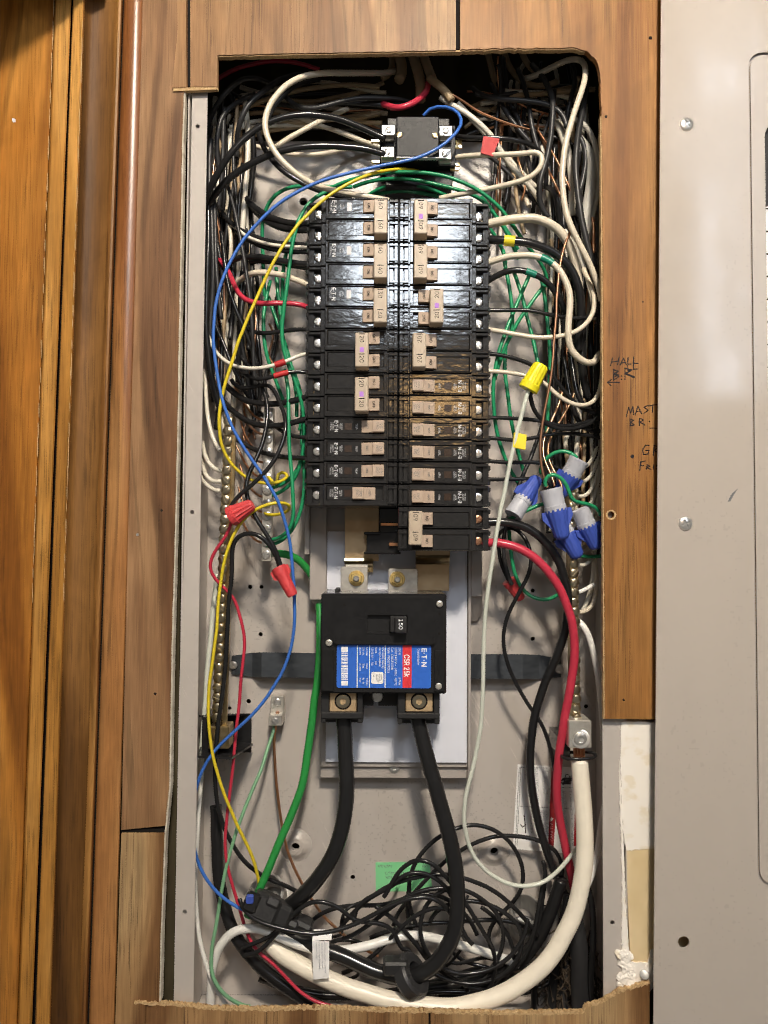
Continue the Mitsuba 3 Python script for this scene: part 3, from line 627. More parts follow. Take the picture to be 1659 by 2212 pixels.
def breaker(col, row, kind, label, tie_u=26, on=True, amps='20', stub_side=1, sticker=False, dot=False, cap='m_tie', plain_screw=False):
    """col -1 left, 1 right; kind 1 or 2 poles; row counts from 0 at the top."""
    group = 'branch breakers in two columns'
    name = 'single_breaker' if kind == 1 else 'double_breaker'
    t = thing(name, label, 'circuit breaker', None)
    zc = ZL - row * PITCH_ROW
    def tf(dv=0, du=0):
        z = zc + dv
        m = T().translate([CX, BF / 1000, z])
        return (m if col < 0 else m.rotate([0, 1, 0], 180)).translate([-du * KB, 0, 0])
    for k in range(kind):
        M_ = tf(-k * PITCH_ROW)
        pk = part(t, 'pole', RAIL, None, to_world=M_)
        part(pk, 'handle_well', WELL, None, to_world=M_ if on else tf(-k * PITCH_ROW, 22))
        c = np.array([-178 * KB, .0155, 0.0006]); c = c if col < 0 else c * [-1, 1, -1]
        put_screw(pk, np.array([CX, BF / 1000, zc - k * PITCH_ROW]) + c, None, 30, 9.5, 'm_old_copper' if plain_screw else 'm_steel', 'combo', name='terminal_screw')
        if kind == 1:
            hk = part(t, 'handle', ROCK_HI, None, to_world=tf(0, 0 if on else 43))
            part(hk, 'slope', ROCK_LO if on else ROCK_LO_OFF, None, to_world=tf(0, 0))
            part(pk, 'lettering', LETTER, None, to_world=M_)
            part(hk, 'number', NUM_S if on else NUM_OFF, None, to_world=M_)
            part(pk, 'trip_window', WINDOW, None, to_world=M_)
        else:
            part(t, 'handle', STUB, None, to_world=tf(-k * PITCH_ROW, (tie_u + 28) if stub_side > 0 else tie_u - 24))
            if sticker and k == 0:
                part(pk, 'lettering', LETTER_PLAIN, None, to_world=M_)
                part(pk, 'test_sticker', STICK, None, to_world=M_)
    if kind == 2:
        s = 1 if col < 0 else -1
        u0, u1 = tie_u, tie_u + 29
        fw = (DIST * 1000 + BF - TIE) / (DIST * 1000 + BF)          # the outstanding face is nearer the eye
        x0, x1 = CX + col * u0 * KB * (1 + fw) / 2, CX + col * u1 * KB * (1 + fw) / 2
        z1, z0 = (at(860.5, y + 48.1 * row, BF - TIE)[2] for y in (430, 504))
        tk = part(t, 'handle_tie', bev(x0, x1, (BF - TIE) / 1000, (BF - 1) / 1000, z0, z1, .0008), cap, 30)
        tx = []
        for zz in (z1 - 14 * KB, z0 + 16 * KB):
            tx.append(text(amps, ((x0 + x1) / 2, (BF - TIE) / 1000, zz), None, None, .0036, -90 if col < 0 else 90, bold=False))
            xs = (x0 + x1) / 2
            tx.append(bev(xs - .0026, xs + .0026, (BF - TIE - .12) / 1000, (BF - TIE + .1) / 1000, zz + .0041, zz + .0049, .00004))
        for k in range(2):
            tx.append(text('ON' if on else 'OFF', (CX + col * (tie_u + (40 if stub_side > 0 else -12)) * KB, (BF - 4.1) / 1000, zc - k * PITCH_ROW - col * 2 * KB), None, None, .0023, -90 if col < 0 else 90))
        part(tk, 'number', join(tx), 'm_ink', False)
        if dot:
            zm = (z0 + z1) / 2
            part(tk, 'violet_dot', bev((x0 + x1) / 2 - .0018, (x0 + x1) / 2 + .0018, (BF - TIE - .12) / 1000, (BF - TIE + .1) / 1000, zm - .0022, zm + .0022, .0001), 'm_violet', False)
    return t
O = ['top', 'second', 'third', 'fourth', 'fifth']
breaker(-1, 0, 2, 'double breaker at the top of the left column, with a printed sticker', 26, amps='60', sticker=True)
breaker(-1, 2, 2, 'second double breaker down the left column, with a printed sticker', 26, amps='40', sticker=True)
breaker(-1, 4, 2, 'third double breaker down the left column, cream cable and red wire beside it', 26, amps='30', sticker=True)
breaker(-1, 6, 2, 'upper of the two switched off double breakers in the left column', 65, False, '20', -1, dot=True)
breaker(-1, 8, 2, 'lower of the two switched off double breakers in the left column', 65, False, '20', -1, dot=True)
breaker(-1, 10, 1, 'highest single breaker in the left column')
breaker(-1, 11, 1, 'second single breaker from the top of the left column')
breaker(-1, 12, 1, 'third single breaker from the top of the left column')
breaker(-1, 13, 1, 'single breaker at the bottom of the left column, switched off', on=False)
breaker(1, 0, 2, 'double breaker at the top of the right column, with a violet dot', 32, amps='60', dot=True)
breaker(1, 2, 2, 'second double breaker down the right column, beside the yellow taped cable', 32, amps='60')
breaker(1, 4, 2, 'switched off double breaker in the right column', 67, False, '20', -1, dot=True)
breaker(1, 6, 2, 'double breaker in the right column just above the single breakers', 30, amps='20')
breaker(1, 8, 1, 'highest single breaker in the right column')
breaker(1, 9, 1, 'second single breaker from the top of the right column')
breaker(1, 10, 1, 'third single breaker from the top of the right column')
breaker(1, 11, 1, 'fourth single breaker from the top of the right column')
breaker(1, 12, 1, 'fifth single breaker from the top of the right column')
breaker(1, 13, 1, 'lowest single breaker in the right column')
breaker(1, 14, 2, 'double breaker at the bottom of the right column, red and black cables from it', 23, amps='60', plain_screw=True)

# ================================================================== main breaker
t = thing('main_breaker', 'black main circuit breaker with a blue and red label', 'circuit breaker')
MF = 14.0
def G(x, y): return 663.6 + .2 * x, 1194.5 + .2 * y
x0, y0 = G(150, 445); x1, y1 = G(1500, 1512)
part(t, 'body', px_rr(x0, y0, x1, y1, MF + 4, 76, 5, .0012), 'm_black', 30)
x0, y0 = G(155, 1030); x1, y1 = G(285, 1500)
part(t, 'shoulder', px_box(*G(155, 1035), *G(290, 1495), MF + 2.4, 30, .0008), 'm_black', 30)
part(t, 'shoulder', px_box(*G(1372, 1055), *G(1492, 1500), MF + 2.4, 30, .0008), 'm_black', 30)
slot = rrect(*(at(*G(650, 665), MF)[0], at(*G(1085, 665), MF)[0], at(*G(800, 865), MF)[2], at(*G(800, 668), MF)[2]), .001)
A, B = at(*G(292, 485), MF), at(*G(1372, 982), MF)
part(t, 'cover_plate', plate(Polygon(rrect(A[0], B[0], B[2], A[2], .0035), [slot]), MF / 1000, MF / 1000 + .0052), 'm_black', False)
part(t, 'rim', plate(Polygon(rrect(A[0] - .0006, B[0] + .0006, B[2] - .0006, A[2] + .0006, .0038), [rrect(A[0] + .0010, B[0] - .001, B[2] + .001, A[2] - .001, .003)]), MF / 1000 - .0004, MF / 1000 + .0051), 'm_black', False)
sx0, sz0 = [f(q[i] for q in slot) for f, i in ((min, 0), (min, 1))]; sx1, sz1 = [f(q[i] for q in slot) for f, i in ((max, 0), (max, 1))]
part(t, 'slot_floor', bev(sx0, sx1, .0180, .0192, sz0, sz1, .0002), 'm_matte_black', False)
part(t, 'slot_rim', plate(Polygon(rrect(sx0 - .0008, sx1 + .0008, sz0 - .0008, sz1 + .0008, .0016), [slot]), MF / 1000 - .0005, MF / 1000 + .001), 'm_black', False)
q0, q1 = at(*G(945, 690), 4), at(*G(1078, 868), 4)
tg = join([bev(q0[0], q1[0], .003, .018, q1[2], q0[2], .0009), bev(q0[0] - .004, q0[0] + .001, .009, .018, q1[2], q0[2], .0008)])
tk = part(t, 'toggle', tg, 'm_matte_black', 30)
part(tk, 'number', text('150', (.5 * (q0[0] + q1[0]), .0030, .5 * (q0[2] + q1[2]) + .0008), None, None, .0036, -90), 'm_white_print', False)
part(t, 'embossed_lettering', join([text(s, *G(x, y), MF, .0030, -90, .0002) for s, x, y in (('OFF', 672, 570), ('TRIP', 850, 580), ('ON', 1025, 600))]), 'm_black', False)
LB = MF + 3.2
x0, y0 = G(322, 995); x1, y1 = G(1335, 1457)
lk = part(t, 'label', px_rr(x0, y0, x1, y1, LB, LB + 3, 5, .0001), 'm_label_blue', False, 'blue printed label')
part(lk, 'band', px_box(*G(1030, 997), *G(1128, 1455), LB - .15, LB + 1, .00005), 'm_label_red', False, 'red band of the label')
tw = lambda s, x, y0, y1, h, b=False: text(s, *G(x, (y0 + y1) / 2), LB - (.15 if 1030 < x < 1128 else 0), h * .2 * mmpx(LB) / 1000, -90, .00012, b, abs(y1 - y0) * .2 * mmpx(LB) / 1000)
wt = [tw('E\u00b7T\u00b7N', 1263, 1030, 1228, 54, True), tw('Circuit Breaker', 1203, 1035, 1212, 22), tw('CSR 25k', 1075, 1100, 1338, 58, True),
      tw('150 A', 1000, 1020, 1100, 24), tw('2 Pole', 1000, 1345, 1430, 22), tw('120/240 V~  60Hz  40\u00b0C', 957, 1020, 1430, 24), tw('Cat.  CSR2150N', 918, 1020, 1260, 24), tw('Style  7803C07G01', 877, 1020, 1292, 24),
      tw('Interrupting Capacity', 815, 1018, 1245, 20), tw('RMS Sym. Amperes', 783, 1018, 1225, 20), tw('Volt         kA', 745, 1018, 1210, 20), tw('120/240 ~   25', 703, 1018, 1212, 20),
      tw('Terminal', 645, 1018, 1110, 18), tw('Torque', 645, 1350, 1430, 18), tw('Wire', 645, 1195, 1250, 18), tw('CU-AL', 608, 1018, 1105, 18), tw('Size', 608, 1195, 1245, 18), tw('lb-in', 608, 1350, 1415, 18), tw('60/75\u00b0C', 572, 1018, 1100, 18), tw('2-300', 572, 1195, 1275, 18), tw('250', 572, 1350, 1395, 18)]
for x in (541, 673, 842):
    wt.append(px_box(*G(x - 5, 997), *G(x + 5, 1455), LB - .12, LB + 1, .00003))
r = random.Random(4); y = 1012
while y < 1425:
    w = r.choice((8, 14, 22)); w = 60 if y < 1030 or y > 1360 else w
    wt.append(px_box(*G(367, y), *G(440, min(y + w, 1432)), LB - .12, LB + 1, .00003)); y += w + r.choice((5, 8, 12))
part(lk, 'lettering', join(wt), 'm_white_print', False, 'white lettering and bars of the label')
part(lk, 'approval_sticker', px_rr(*G(692, 1286), *G(822, 1414), LB - .2, LB + 1, 4, .00005), 'm_paper', False, 'small white square sticker')
part(lk, 'fine_print', join([px_box(*G(x - 3, y0), *G(x + 3, y1), LB - .28, LB, .00002) for x, y0, y1 in ((800, 1310, 1370), (785, 1305, 1385), (765, 1310, 1390), (748, 1312, 1375), (720, 1315, 1340))]), 'm_print_grey', False)
for x, y in ((1430, 550), (236, 970), (1420, 1438)):
    put_screw(t, *G(x, y), MF + 3, 7.5, 'm_tin', 'cross')
for x, y, r in ((1430, 660, 3), (1428, 872, 3), (400, 562, 3)):
    part(t, 'vent_hole', px_rr(*G(x - 14, y - 14), *G(x + 14, y + 14), MF - .1 if x < 500 else MF + 3.9, 30, 2.7, .0001), 'm_groove', False)
for x, y in ((1432, 765), (1432, 1300)):
    c = at(*G(x, y), MF + (4 if y < 1000 else 2.4))
    an = [(c[0] + rr * math.cos(a), c[2] + rr * math.sin(a)) for rr in (1,) for a in ()]
    ring = Point(c[0], c[2]).buffer(.0037).difference(Point(c[0], c[2]).buffer(.0031))
    part(t, 'ring_mark', plate(ring, c[1] - .0003, c[1] + .0005), 'm_black', False)
# lug housings below
for x0, x1, bx0, bx1, sx, y1, lab in ((150, 600, 243, 530, 386, 1838, 0), (978, 1430, 1065, 1355, 1209, 1850, 1)):
    D0 = 26
    hk = part(t, 'lug_housing', join([px_box(*G(x0, 1490), *G(bx0 - 8, y1 - 40), D0, 76), px_box(*G(bx1 + 12, 1490), *G(x1, y1 - 40), D0, 76), px_box(*G(x0, 1725 + 10 * lab), *G(x1, 1792), D0 - 3, 40), px_box(*G(x0, 1792), *G(x0 + 48, y1), D0 - 2, 60), px_box(*G(x1 - 55, 1792), *G(x1, y1), D0 - 2, 60), px_box(*G(x0, 1780), *G(x1, y1 - 8), 56, 76), px_box(*G(bx0 - 20, 1490), *G(bx1 + 20, 1800), 46, 76)]), 'm_matte_black', False)
    part(hk, 'lug', px_box(*G(bx0, 1480), *G(bx1, 1714), D0 + 1, 46), 'm_bus', False)
    c = at(*G(sx, 1600), D0 + .9)
    part(hk, 'lug_ring', plate(Point(c[0], c[2]).buffer(.0075).difference(Point(c[0], c[2]).buffer(.0062)), c[1] - .0002, c[1] + .0004), 'm_groove', False)
    put_screw(hk, *G(sx, 1600), D0 + 1.6, 15, 'm_bar_screw', 'flat', name='lug_screw')
part(t, 'centre_foot', join([px_box(*G(585, 1495), *G(715, 1650), 44, 76), px_box(*G(770, 1500), *G(985, 1652), 44, 76), px_box(*G(590, 1490), *G(985, 1560), 50, 76)]), 'm_matte_black', False)
put_screw(t, *G(755, 1545), 44, 13, 'm_steel', 'cross', name='foot_screw')
part(t, 'top_peg', px_box(*G(297, 385), *G(342, 450), 40, 60), 'm_matte_black', False)

# ================================================================== relay at the top
t = thing('relay', 'black relay with four white screw terminals at the top of the box', 'relay')
def L(x, y): return 663.6 + .3 * x, 99.5 + .3 * y
part(t, 'body', px_rr(*L(640, 500), *L(952, 800), 16, 60, 3, .0008), 'm_relay', 30)
part(t, 'base', px_box(*L(520, 560), *L(1075, 870), 34, 70, .001), 'm_relay', 30)
part(t, 'coil_housing', px_box(*L(560, 850), *L(1050, 1010), 42, 96, .001), 'm_matte_black', 30)
part(t, 'back_block', px_box(*L(570, 515), *L(1030, 600), 40, 96, .001), 'm_matte_black', 30)
for x, y, s in ((585, 605, 1), (578, 762, 1), (998, 610, -1), (993, 775, -1)):
    rk = part(t, 'terminal', px_box(*L(x - 48, y - 40), *L(x + 48, y + 38), 24, 36, .0006), 'm_tin', False)
    put_screw(rk, *L(x, y), 24, 7.5, 'm_steel', 'slot', name='terminal_screw')
    part(rk, 'wire_clamp', px_box(*L(x - 45, y + 40), *L(x + 45, y + 72), 30, 40, .0006), 'm_steel', False)
for x, y in ((664, 640), (920, 645)):
    put_screw(t, *L(x, y), 16, 7, 'm_brass', 'slot', name='cover_screw')
for x, y in ((490, 680), (495, 830), (1082, 690), (1068, 850), (1062, 880), (1085, 720)):
    part(t, 'brass_tab', px_box(*L(x - 32, y - 12), *L(x + 32, y + 12), 38, 41, .0003), 'm_gold', False)
part(t, 'rim', px_box(*L(640, 796), *L(952, 806), 15.6, 20, .0003), 'm_print', False)

# ================================================================== neutral and ground bars
def terminal_bar(label, p0, p1, d, wpx, n, mat, scr, rpx, deep=16, kind='slot'):
    t = thing('terminal_bar', label, 'terminal bar')
    A, B = at(*p0, d), at(*p1, d)
    h = wpx * mmpx(d) / 2000
    q = [A + [s * h, 0, 0] for s in (-1, 1)] + [B + [s * h, 0, 0] for s in (-1, 1)]
    bk = part(t, 'bar', hull(q + [p + np.array([0, deep / 1000, 0]) for p in q]), mat, False)
    for k in range(n):
        f = (k + .5) / n
        part_x = A + (B - A) * f
        put_screw(bk, part_x + np.array([rng.uniform(-.0003, .0003), -.0001 - rng.uniform(0, .0012), 0]), None, d, rpx, scr, kind)
    return t
tb = terminal_bar('long brass neutral bar of many screws down the left side', (494, 900), (467, 1560), 36, 17, 31, 'm_brass', 'm_bar_screw', 10.2)
q0, q1 = (499, 930), (492, 1600)
A, B = at(504, 940, 40), at(484, 1590, 40)
part(tb, 'backing_strip', hull([A + [s * .002, y, 0] for s in (-1, 1) for y in (0, .004)] + [B + [s * .002, y, 0] for s in (-1, 1) for y in (0, .004)]), 'm_brass', False)
tb = terminal_bar('long brass neutral bar of many screws down the right side', (1236, 1000), (1246, 1562), 36, 16, 27, 'm_brass', 'm_bar_screw', 9.8)
terminal_bar('short silver ground bar beside the left breakers', (580, 880), (575, 1212), 52, 20, 12, 'm_tin', 'm_steel', 10, 12, 'combo')

t = thing('neutral_lug', 'square aluminium neutral lug with a hex socket screw at the lower right', 'lug')
part(t, 'block', px_rr(1229, 1557, 1278, 1616, 24, 50, 3, .0007), 'm_tin', 30)
part(t, 'socket_ring', lathe(at(1254, 1596, 24), at(1254, 1596, 22.4), [(0, .0083), (.8, .0083), (1, .0076)], 26), 'm_steel')
put_screw(t, 1254, 1596, 22.6, 14.5, 'm_steel', 'hex', 0)
c = at(1250, 1628, 34)
st = [tube(curve([at(1240 + 3.6 * k, 1612, 34 + 3 * (k % 2)), at(1241 + 3.5 * k, 1640, 33 + 3 * (k % 2))]), .00085, 6) for k in range(7)]
part(t, 'copper_strands', join(st), 'm_copper', True, 'bare copper strands entering the lug')
t = thing('plastic_bracket', 'black plastic cable ring below the right aluminium lug', 'bracket')
an = np.linspace(0, 2 * math.pi, 25)
loop = [at(1250, 1632, 33) + np.array([.0150 * np.sign(math.cos(a)) * abs(math.cos(a)) ** .7, .011 * math.sin(a), .0010 * math.cos(a)]) for a in an]
part(t, 'ring', tube(np.array(loop), .0014, 8), 'm_black', True)
part(t, 'arm', px_box(1213, 1600, 1232, 1640, 40, 92), 'm_black', 30)
t = thing('plastic_bracket', 'black plastic bracket holding the foot of the left neutral bar', 'bracket')
part(t, 'back_plate', px_box(452, 1544, 542, 1625, 88, 92), 'm_black', 30)
part(t, 'web', px_box(436, 1550, 452, 1632, 40, 92), 'm_black', 30)
q = [at(x, y, d) for x, y, d in ((426, 1632, 28), (500, 1636, 28), (546, 1606, 88), (440, 1590, 88))]
part(t, 'shelf', hull(q + [p - np.array([0, 0, .002]) for p in q]), 'm_black', False)
q = [at(x, y, d) for x, y, d in ((430, 1545, 50), (452, 1545, 50), (540, 1541, 90), (440, 1541, 90))]
part(t, 'shelf', hull(q + [p - np.array([0, 0, .0015]) for p in q]), 'm_black', False)
t = thing('neutral_lug', 'dull brass lug at the foot of the left neutral bar', 'lug')
part(t, 'block', px_box(450, 1570, 494, 1618, 34, 56, .0008), 'm_brass', False)
put_screw(t, 466, 1592, 34, 9, 'm_brass', 'slot')
t = thing('ground_lug', 'small two screw aluminium ground lug on the back of the box', 'lug')
part(t, 'tongue', px_rr(585, 1504, 613, 1548, 90, 99, 3, .0004), 'm_tin', False)
part(t, 'block', px_box(580, 1546, 609, 1568, 78, 99, .0006), 'm_tin', False)
put_screw(t, 599, 1517, 90, 8.5, 'm_steel', 'combo')
put_screw(t, 594, 1557, 78, 7.5, 'm_steel', 'slot')
single('copper_stub', px_box(595, 1538, 603, 1545, 87, 92, .0004), 'm_old_copper', 'tiny copper stub in the opening of the ground lug', 'copper stub', smooth=False)

# ================================================================== stickers on the back of the box
t = thing('warning_sticker', 'white and dark red danger sticker on the lower right back wall', 'sticker')
S1 = 99.6
def K2(x, y): return 1095 + .14 * x, 1625.8 + .14 * y
part(t, 'sheet', plate(Polygon(P2([K2(175, 190), K2(1130, 245), K2(1060, 1560), K2(100, 1475)], S1)).buffer(.0012).buffer(-.0006), S1 / 1000, .0999), 'm_paper', False)
band = lambda a: plate(Polygon(P2([K2(*p) for p in a], S1 - .1)), S1 / 1000 - .0001, S1 / 1000 + .0001)
part(t, 'red_band', join([band([(690, 225), (800, 230), (720, 1470), (635, 1460)]), band([(1060, 560), (1130, 560), (1090, 1480), (1030, 1430)])]), 'm_print_red', False, 'dark red heading band')
ln = []
for x in (190, 215):
    ln.append([K2(x, 215), K2(x - 60, 1440)])
ln += [[K2(200, 830), K2(1050, 870)], [K2(215, 225), K2(690, 240)], [K2(830, 535), K2(1050, 545)]]
part(t, 'rule', strokes(ln, S1, .0004), 'm_ink', False)
tl = lambda s, x, y0, y1, h: text(s, *K2(x, (y0 + y1) / 2), S1, h * .14 * mmpx(S1) / 1000, -87.5, .0001, False, (y1 - y0) * .14 * mmpx(S1) / 1000)
part(t, 'print', join([tl('ELECTROCUTION', 470, 250, 820, 36), tl('TENSION DANGEREUSE', 640, 260, 780, 36), tl('CAUSER DES BLESSURES', 600, 270, 740, 36), tl('GRAVES OU LA MORT', 562, 260, 650, 34), tl('TIENE EL CEBO', 440, 250, 700, 34), tl('LOURDE', 280, 250, 420, 34), tl('VOLTAJE', 620, 890, 1280, 34), tl('HERIDAS GRAVES', 575, 890, 1220, 34), tl('SHOCK', 530, 890, 1180, 30), tl('BEFORE WORKING', 870, 580, 1100, 30), tl('ELECTRICAL SHOCK', 905, 600, 1180, 34), tl('TURN OFF POWER', 1000, 580, 1430, 34), tl('DANGER', 380, 960, 1240, 28)]), 'm_sticker_print', False)
part(t, 'red_print', tl('PELIGRO', 690, 1090, 1360, 44), 'm_white_print', False)
hnd = [[K2(850, 430), K2(870, 400), K2(890, 440), K2(870, 490), K2(845, 460)]] + [[K2(890, 395 + 26 * k), K2(1000 - 8 * k, 400 + 26 * k)] for k in range(4)]
part(t, 'shock_symbol', join([strokes(hnd, S1, .0015), strokes([[K2(905, 380), K2(905, 330), K2(950, 340), K2(970, 380), K2(1000, 360), K2(1010, 310)]], S1, .0007), strokes([[K2(265, 960), K2(275, 1060), K2(290, 1240)], [K2(210, 1110), K2(240, 1150), K2(290, 1110)]], S1, .0009)]), 'm_ink', False, kind='stuff')
part(t, 'warning_triangle', plate(Polygon(P2([K2(672, 1070), K2(722, 1020), K2(678, 990)], S1 - .15)), S1 / 1000 - .0002, S1 / 1000), 'm_paper', False)
t = thing('green_sticker', 'bright green paper sticker on the lower back wall', 'sticker')
part(t, 'sheet', plate(Polygon(P2([(811, 1863), (928, 1862), (934, 1925), (812, 1926)], S1)), S1 / 1000, .0999), 'm_paper_green', False)
part(t, 'print', join([text(s, x, y, S1, .0022, 180) for s, x, y in (('0000000', 832, 1871), ('R.S.No', 922, 1871), ('22E C&NP A3K177', 862, 1886), ('HOL E1 CALL BOX', 862, 1895))]), 'm_print_grey', False)
t = thing('cable_tag', 'folded white paper tag hanging on the thin black sensor cable', 'tag')
a = [at(*p) for p in ((678, 2008, 30), (718, 2009, 29), (716, 2030, 22), (674, 2032, 23))]
b = [at(*p) for p in ((674, 2032, 22), (711, 2034, 21), (711, 2113, 20), (677, 2116, 22))]
part(t, 'fold', hull(a + [p + np.array([0, .0004, 0]) for p in a]), 'm_paper', False)
part(t, 'sheet', hull(b + [p + np.array([0, .0004, 0]) for p in b]), 'm_paper', False)
part(t, 'print', join([text(s, x, 2062 + .5 * (h - 60), 19.6, .0012, -88, .0003, False, w) for s, x, w, h in (('FAC: This sensor is part of a', 702, .027, 68), ('Control System. Do not', 696, .022, 60), ('Replace only with same', 690, .023, 60), ('type and rating', 684, .013, 40))]), 'm_print', False)
# ================================================================== wires
def inside(x, y, d, r):
    """The point at depth d, brought forward where the box's side walls would cut it, and never through them."""
    lo, hi = Lf + (r + .4) / 1000, Rf - (r + .4) / 1000
    p = at(x, y, d)
    while d > 10 + r and not lo <= p[0] <= hi:
        d -= 1.0
        p = at(x, y, d)
    return np.array([min(max(p[0], lo), hi), min(p[1], (BD - r) / 1000), p[2]]) if d > 5 + r else p
def wire(label, mat, r, dep, pts, cat='wire', group=None, name=None, n=9):
    """pts: picture points; dep: depths in mm spread evenly along them; r in mm."""
    dep = dep if hasattr(dep, '__len__') else [dep, dep]
    ds = np.interp(np.linspace(0, 1, len(pts)), np.linspace(0, 1, len(dep)), dep)
    P = curve([inside(x, y, d, r) for (x, y), d in zip(pts, ds)])
    k = thing(name or NAMES[mat], label, cat, group)
    scene[k] = mikit.ply(tube(P, r / 1000, n), mat, True)
    return P
NAMES = {'m_w_black': 'black_wire', 'm_w_dull': 'black_wire', 'm_w_white': 'white_wire', 'm_w_bright': 'white_wire', 'm_w_cream': 'cream_wire', 'm_w_neutral': 'neutral_cable', 'm_w_tan': 'tan_cable', 'm_w_grey': 'grey_cable',
         'm_w_pale': 'pale_wire', 'm_w_red': 'red_wire', 'm_w_green': 'green_wire', 'm_w_ground': 'ground_cable', 'm_w_mint': 'pale_green_wire', 'm_w_blue': 'blue_wire', 'm_w_yellow': 'yellow_wire', 'm_copper': 'copper_wire', 'm_old_copper': 'copper_wire'}
BK, DL, WH, BR, CR, TN, GY, RD, GN, CU, OC = 'm_w_black', 'm_w_dull', 'm_w_white', 'm_w_bright', 'm_w_cream', 'm_w_tan', 'm_w_grey', 'm_w_red', 'm_w_green', 'm_copper', 'm_old_copper'

# ---- low voltage wires looping in front
wire('long blue wire looping from the relay down the left side', 'm_w_blue', 1.5, [28, 14, 8, 6, 4, 6, 16, 26, 28, 30, 34],
     [(915, 250), (933, 234), (957, 230), (981, 239), (996, 256), (996, 273), (981, 295), (933, 325), (873, 348), (783, 367), (683, 395), (641, 415), (602, 440), (560, 476), (524, 524), (494, 572), (476, 614), (464, 671), (461, 722), (464, 776), (470, 811), (488, 877), (506, 931), (536, 982), (560, 1018), (596, 1075), (617, 1123), (627, 1183), (634, 1245), (636, 1300), (632, 1360), (617, 1436), (592, 1488), (554, 1533), (508, 1575), (476, 1606), (448, 1645), (428, 1690), (418, 1750), (417, 1805), (424, 1855), (437, 1886), (465, 1922), (493, 1948), (530, 1968)])
wire('long yellow wire arching from the relay down to the ground bar', 'm_w_yellow', 1.5, [40, 12, 4, 3, 4, 10, 24, 40, 50],
     [(915, 374), (880, 366), (844, 366), (798, 378), (766, 391), (716, 419), (671, 455), (629, 506), (596, 563), (563, 626), (536, 683), (512, 740), (495, 806), (482, 853), (473, 907), (474, 943), (485, 979), (506, 1009), (536, 1030), (566, 1042), (596, 1042), (618, 1034), (621, 1026), (602, 1025), (580, 1030)])
wire('lower yellow wire looping past the red wire nut to the bottom left', 'm_w_yellow', 1.5, [52, 30, 12, 14, 18, 20, 24, 30, 44, 56],
     [(572, 1109), (593, 1111), (617, 1106), (627, 1096), (620, 1088), (587, 1088), (557, 1099), (530, 1120), (506, 1147), (491, 1183), (483, 1222), (474, 1289), (467, 1362), (459, 1421), (451, 1478), (451, 1530), (455, 1583), (463, 1650), (482, 1710), (504, 1766), (530, 1816), (546, 1858), (558, 1900), (559, 1925)])
wire('thin red wire from the ribbed red wire nut to the bottom', RD, 1.5, [14, 22, 30, 34, 40, 46, 50, 46, 40],
     [(500, 1128), (494, 1145), (480, 1172), (461, 1201), (453, 1224), (457, 1241), (472, 1260), (491, 1276), (504, 1291), (514, 1325), (525, 1369), (529, 1404), (525, 1446), (518, 1488), (512, 1551), (508, 1614), (503, 1660), (496, 1715), (489, 1788), (486, 1824), (490, 1864), (504, 1911), (516, 1962), (527, 1998), (544, 2032), (560, 2060), (588, 2076), (611, 2107), (650, 2144), (692, 2166), (734, 2176), (800, 2186)])
wire('black wire hooking out of the smooth red wire nut and down the left', BK, 2.0, [20, 14, 18, 22, 26, 34, 46, 60, 72],
     [(603, 1224), (596, 1203), (580, 1176), (560, 1157), (540, 1151), (522, 1154), (509, 1166), (504, 1190), (501, 1230), (497, 1290), (491, 1360), (486, 1430), (479, 1510), (472, 1570), (467, 1630), (467, 1700), (475, 1766), (490, 1805), (512, 1841), (540, 1870), (572, 1895), (608, 1911), (650, 1931)])
wire('black wire dropping from the left breakers into the smooth red nut', BK, 2.0, [50, 40, 26, 18, 16, 18],
     [(520, 770), (548, 806), (566, 828), (574, 868), (576, 913), (566, 958), (550, 1000), (534, 1033), (530, 1054), (538, 1088), (560, 1129), (581, 1165), (599, 1198), (608, 1226)])
wire('black wire bowing right beside the ground bar into the ribbed red nut', BK, 1.9, [48, 30, 16, 10, 10],
     [(500, 820), (545, 838), (584, 832), (600, 864), (612, 890), (617, 918), (611, 950), (597, 985), (572, 1020), (542, 1047), (515, 1072), (497, 1098)])
wire('thick green ground cable from the ground bar to the bottom left', 'm_w_ground', 3.7, [60, 74, 84, 70, 60, 56, 52, 50],
     [(592, 1196), (612, 1199), (638, 1206), (659, 1222), (674, 1243), (684, 1275), (689, 1310), (691, 1362), (689, 1415), (686, 1467), (676, 1541), (665, 1610), (656, 1682), (639, 1738), (611, 1802), (591, 1850), (572, 1900), (556, 1932), (535, 1980)], 'cable')
wire('pale green printed wire hanging from the small ground lug', 'm_w_mint', 1.7, [88, 74, 60, 50, 44, 40, 36, 40],
     [(592, 1568), (588, 1592), (575, 1621), (567, 1648), (560, 1676), (540, 1716), (524, 1755), (516, 1788), (499, 1830), (488, 1878), (476, 1942), (465, 2004), (457, 2051), (457, 2088), (465, 2124), (482, 2144), (510, 2166), (540, 2174)])
wire('bare copper wire hanging from the small ground lug', CU, 1.3, [86, 84, 80, 74, 70, 66, 60],
     [(595, 1566), (592, 1604), (591, 1631), (598, 1682), (608, 1766), (614, 1816), (628, 1858), (644, 1895), (660, 1925), (692, 1966), (728, 2009), (770, 2040), (818, 2065)])

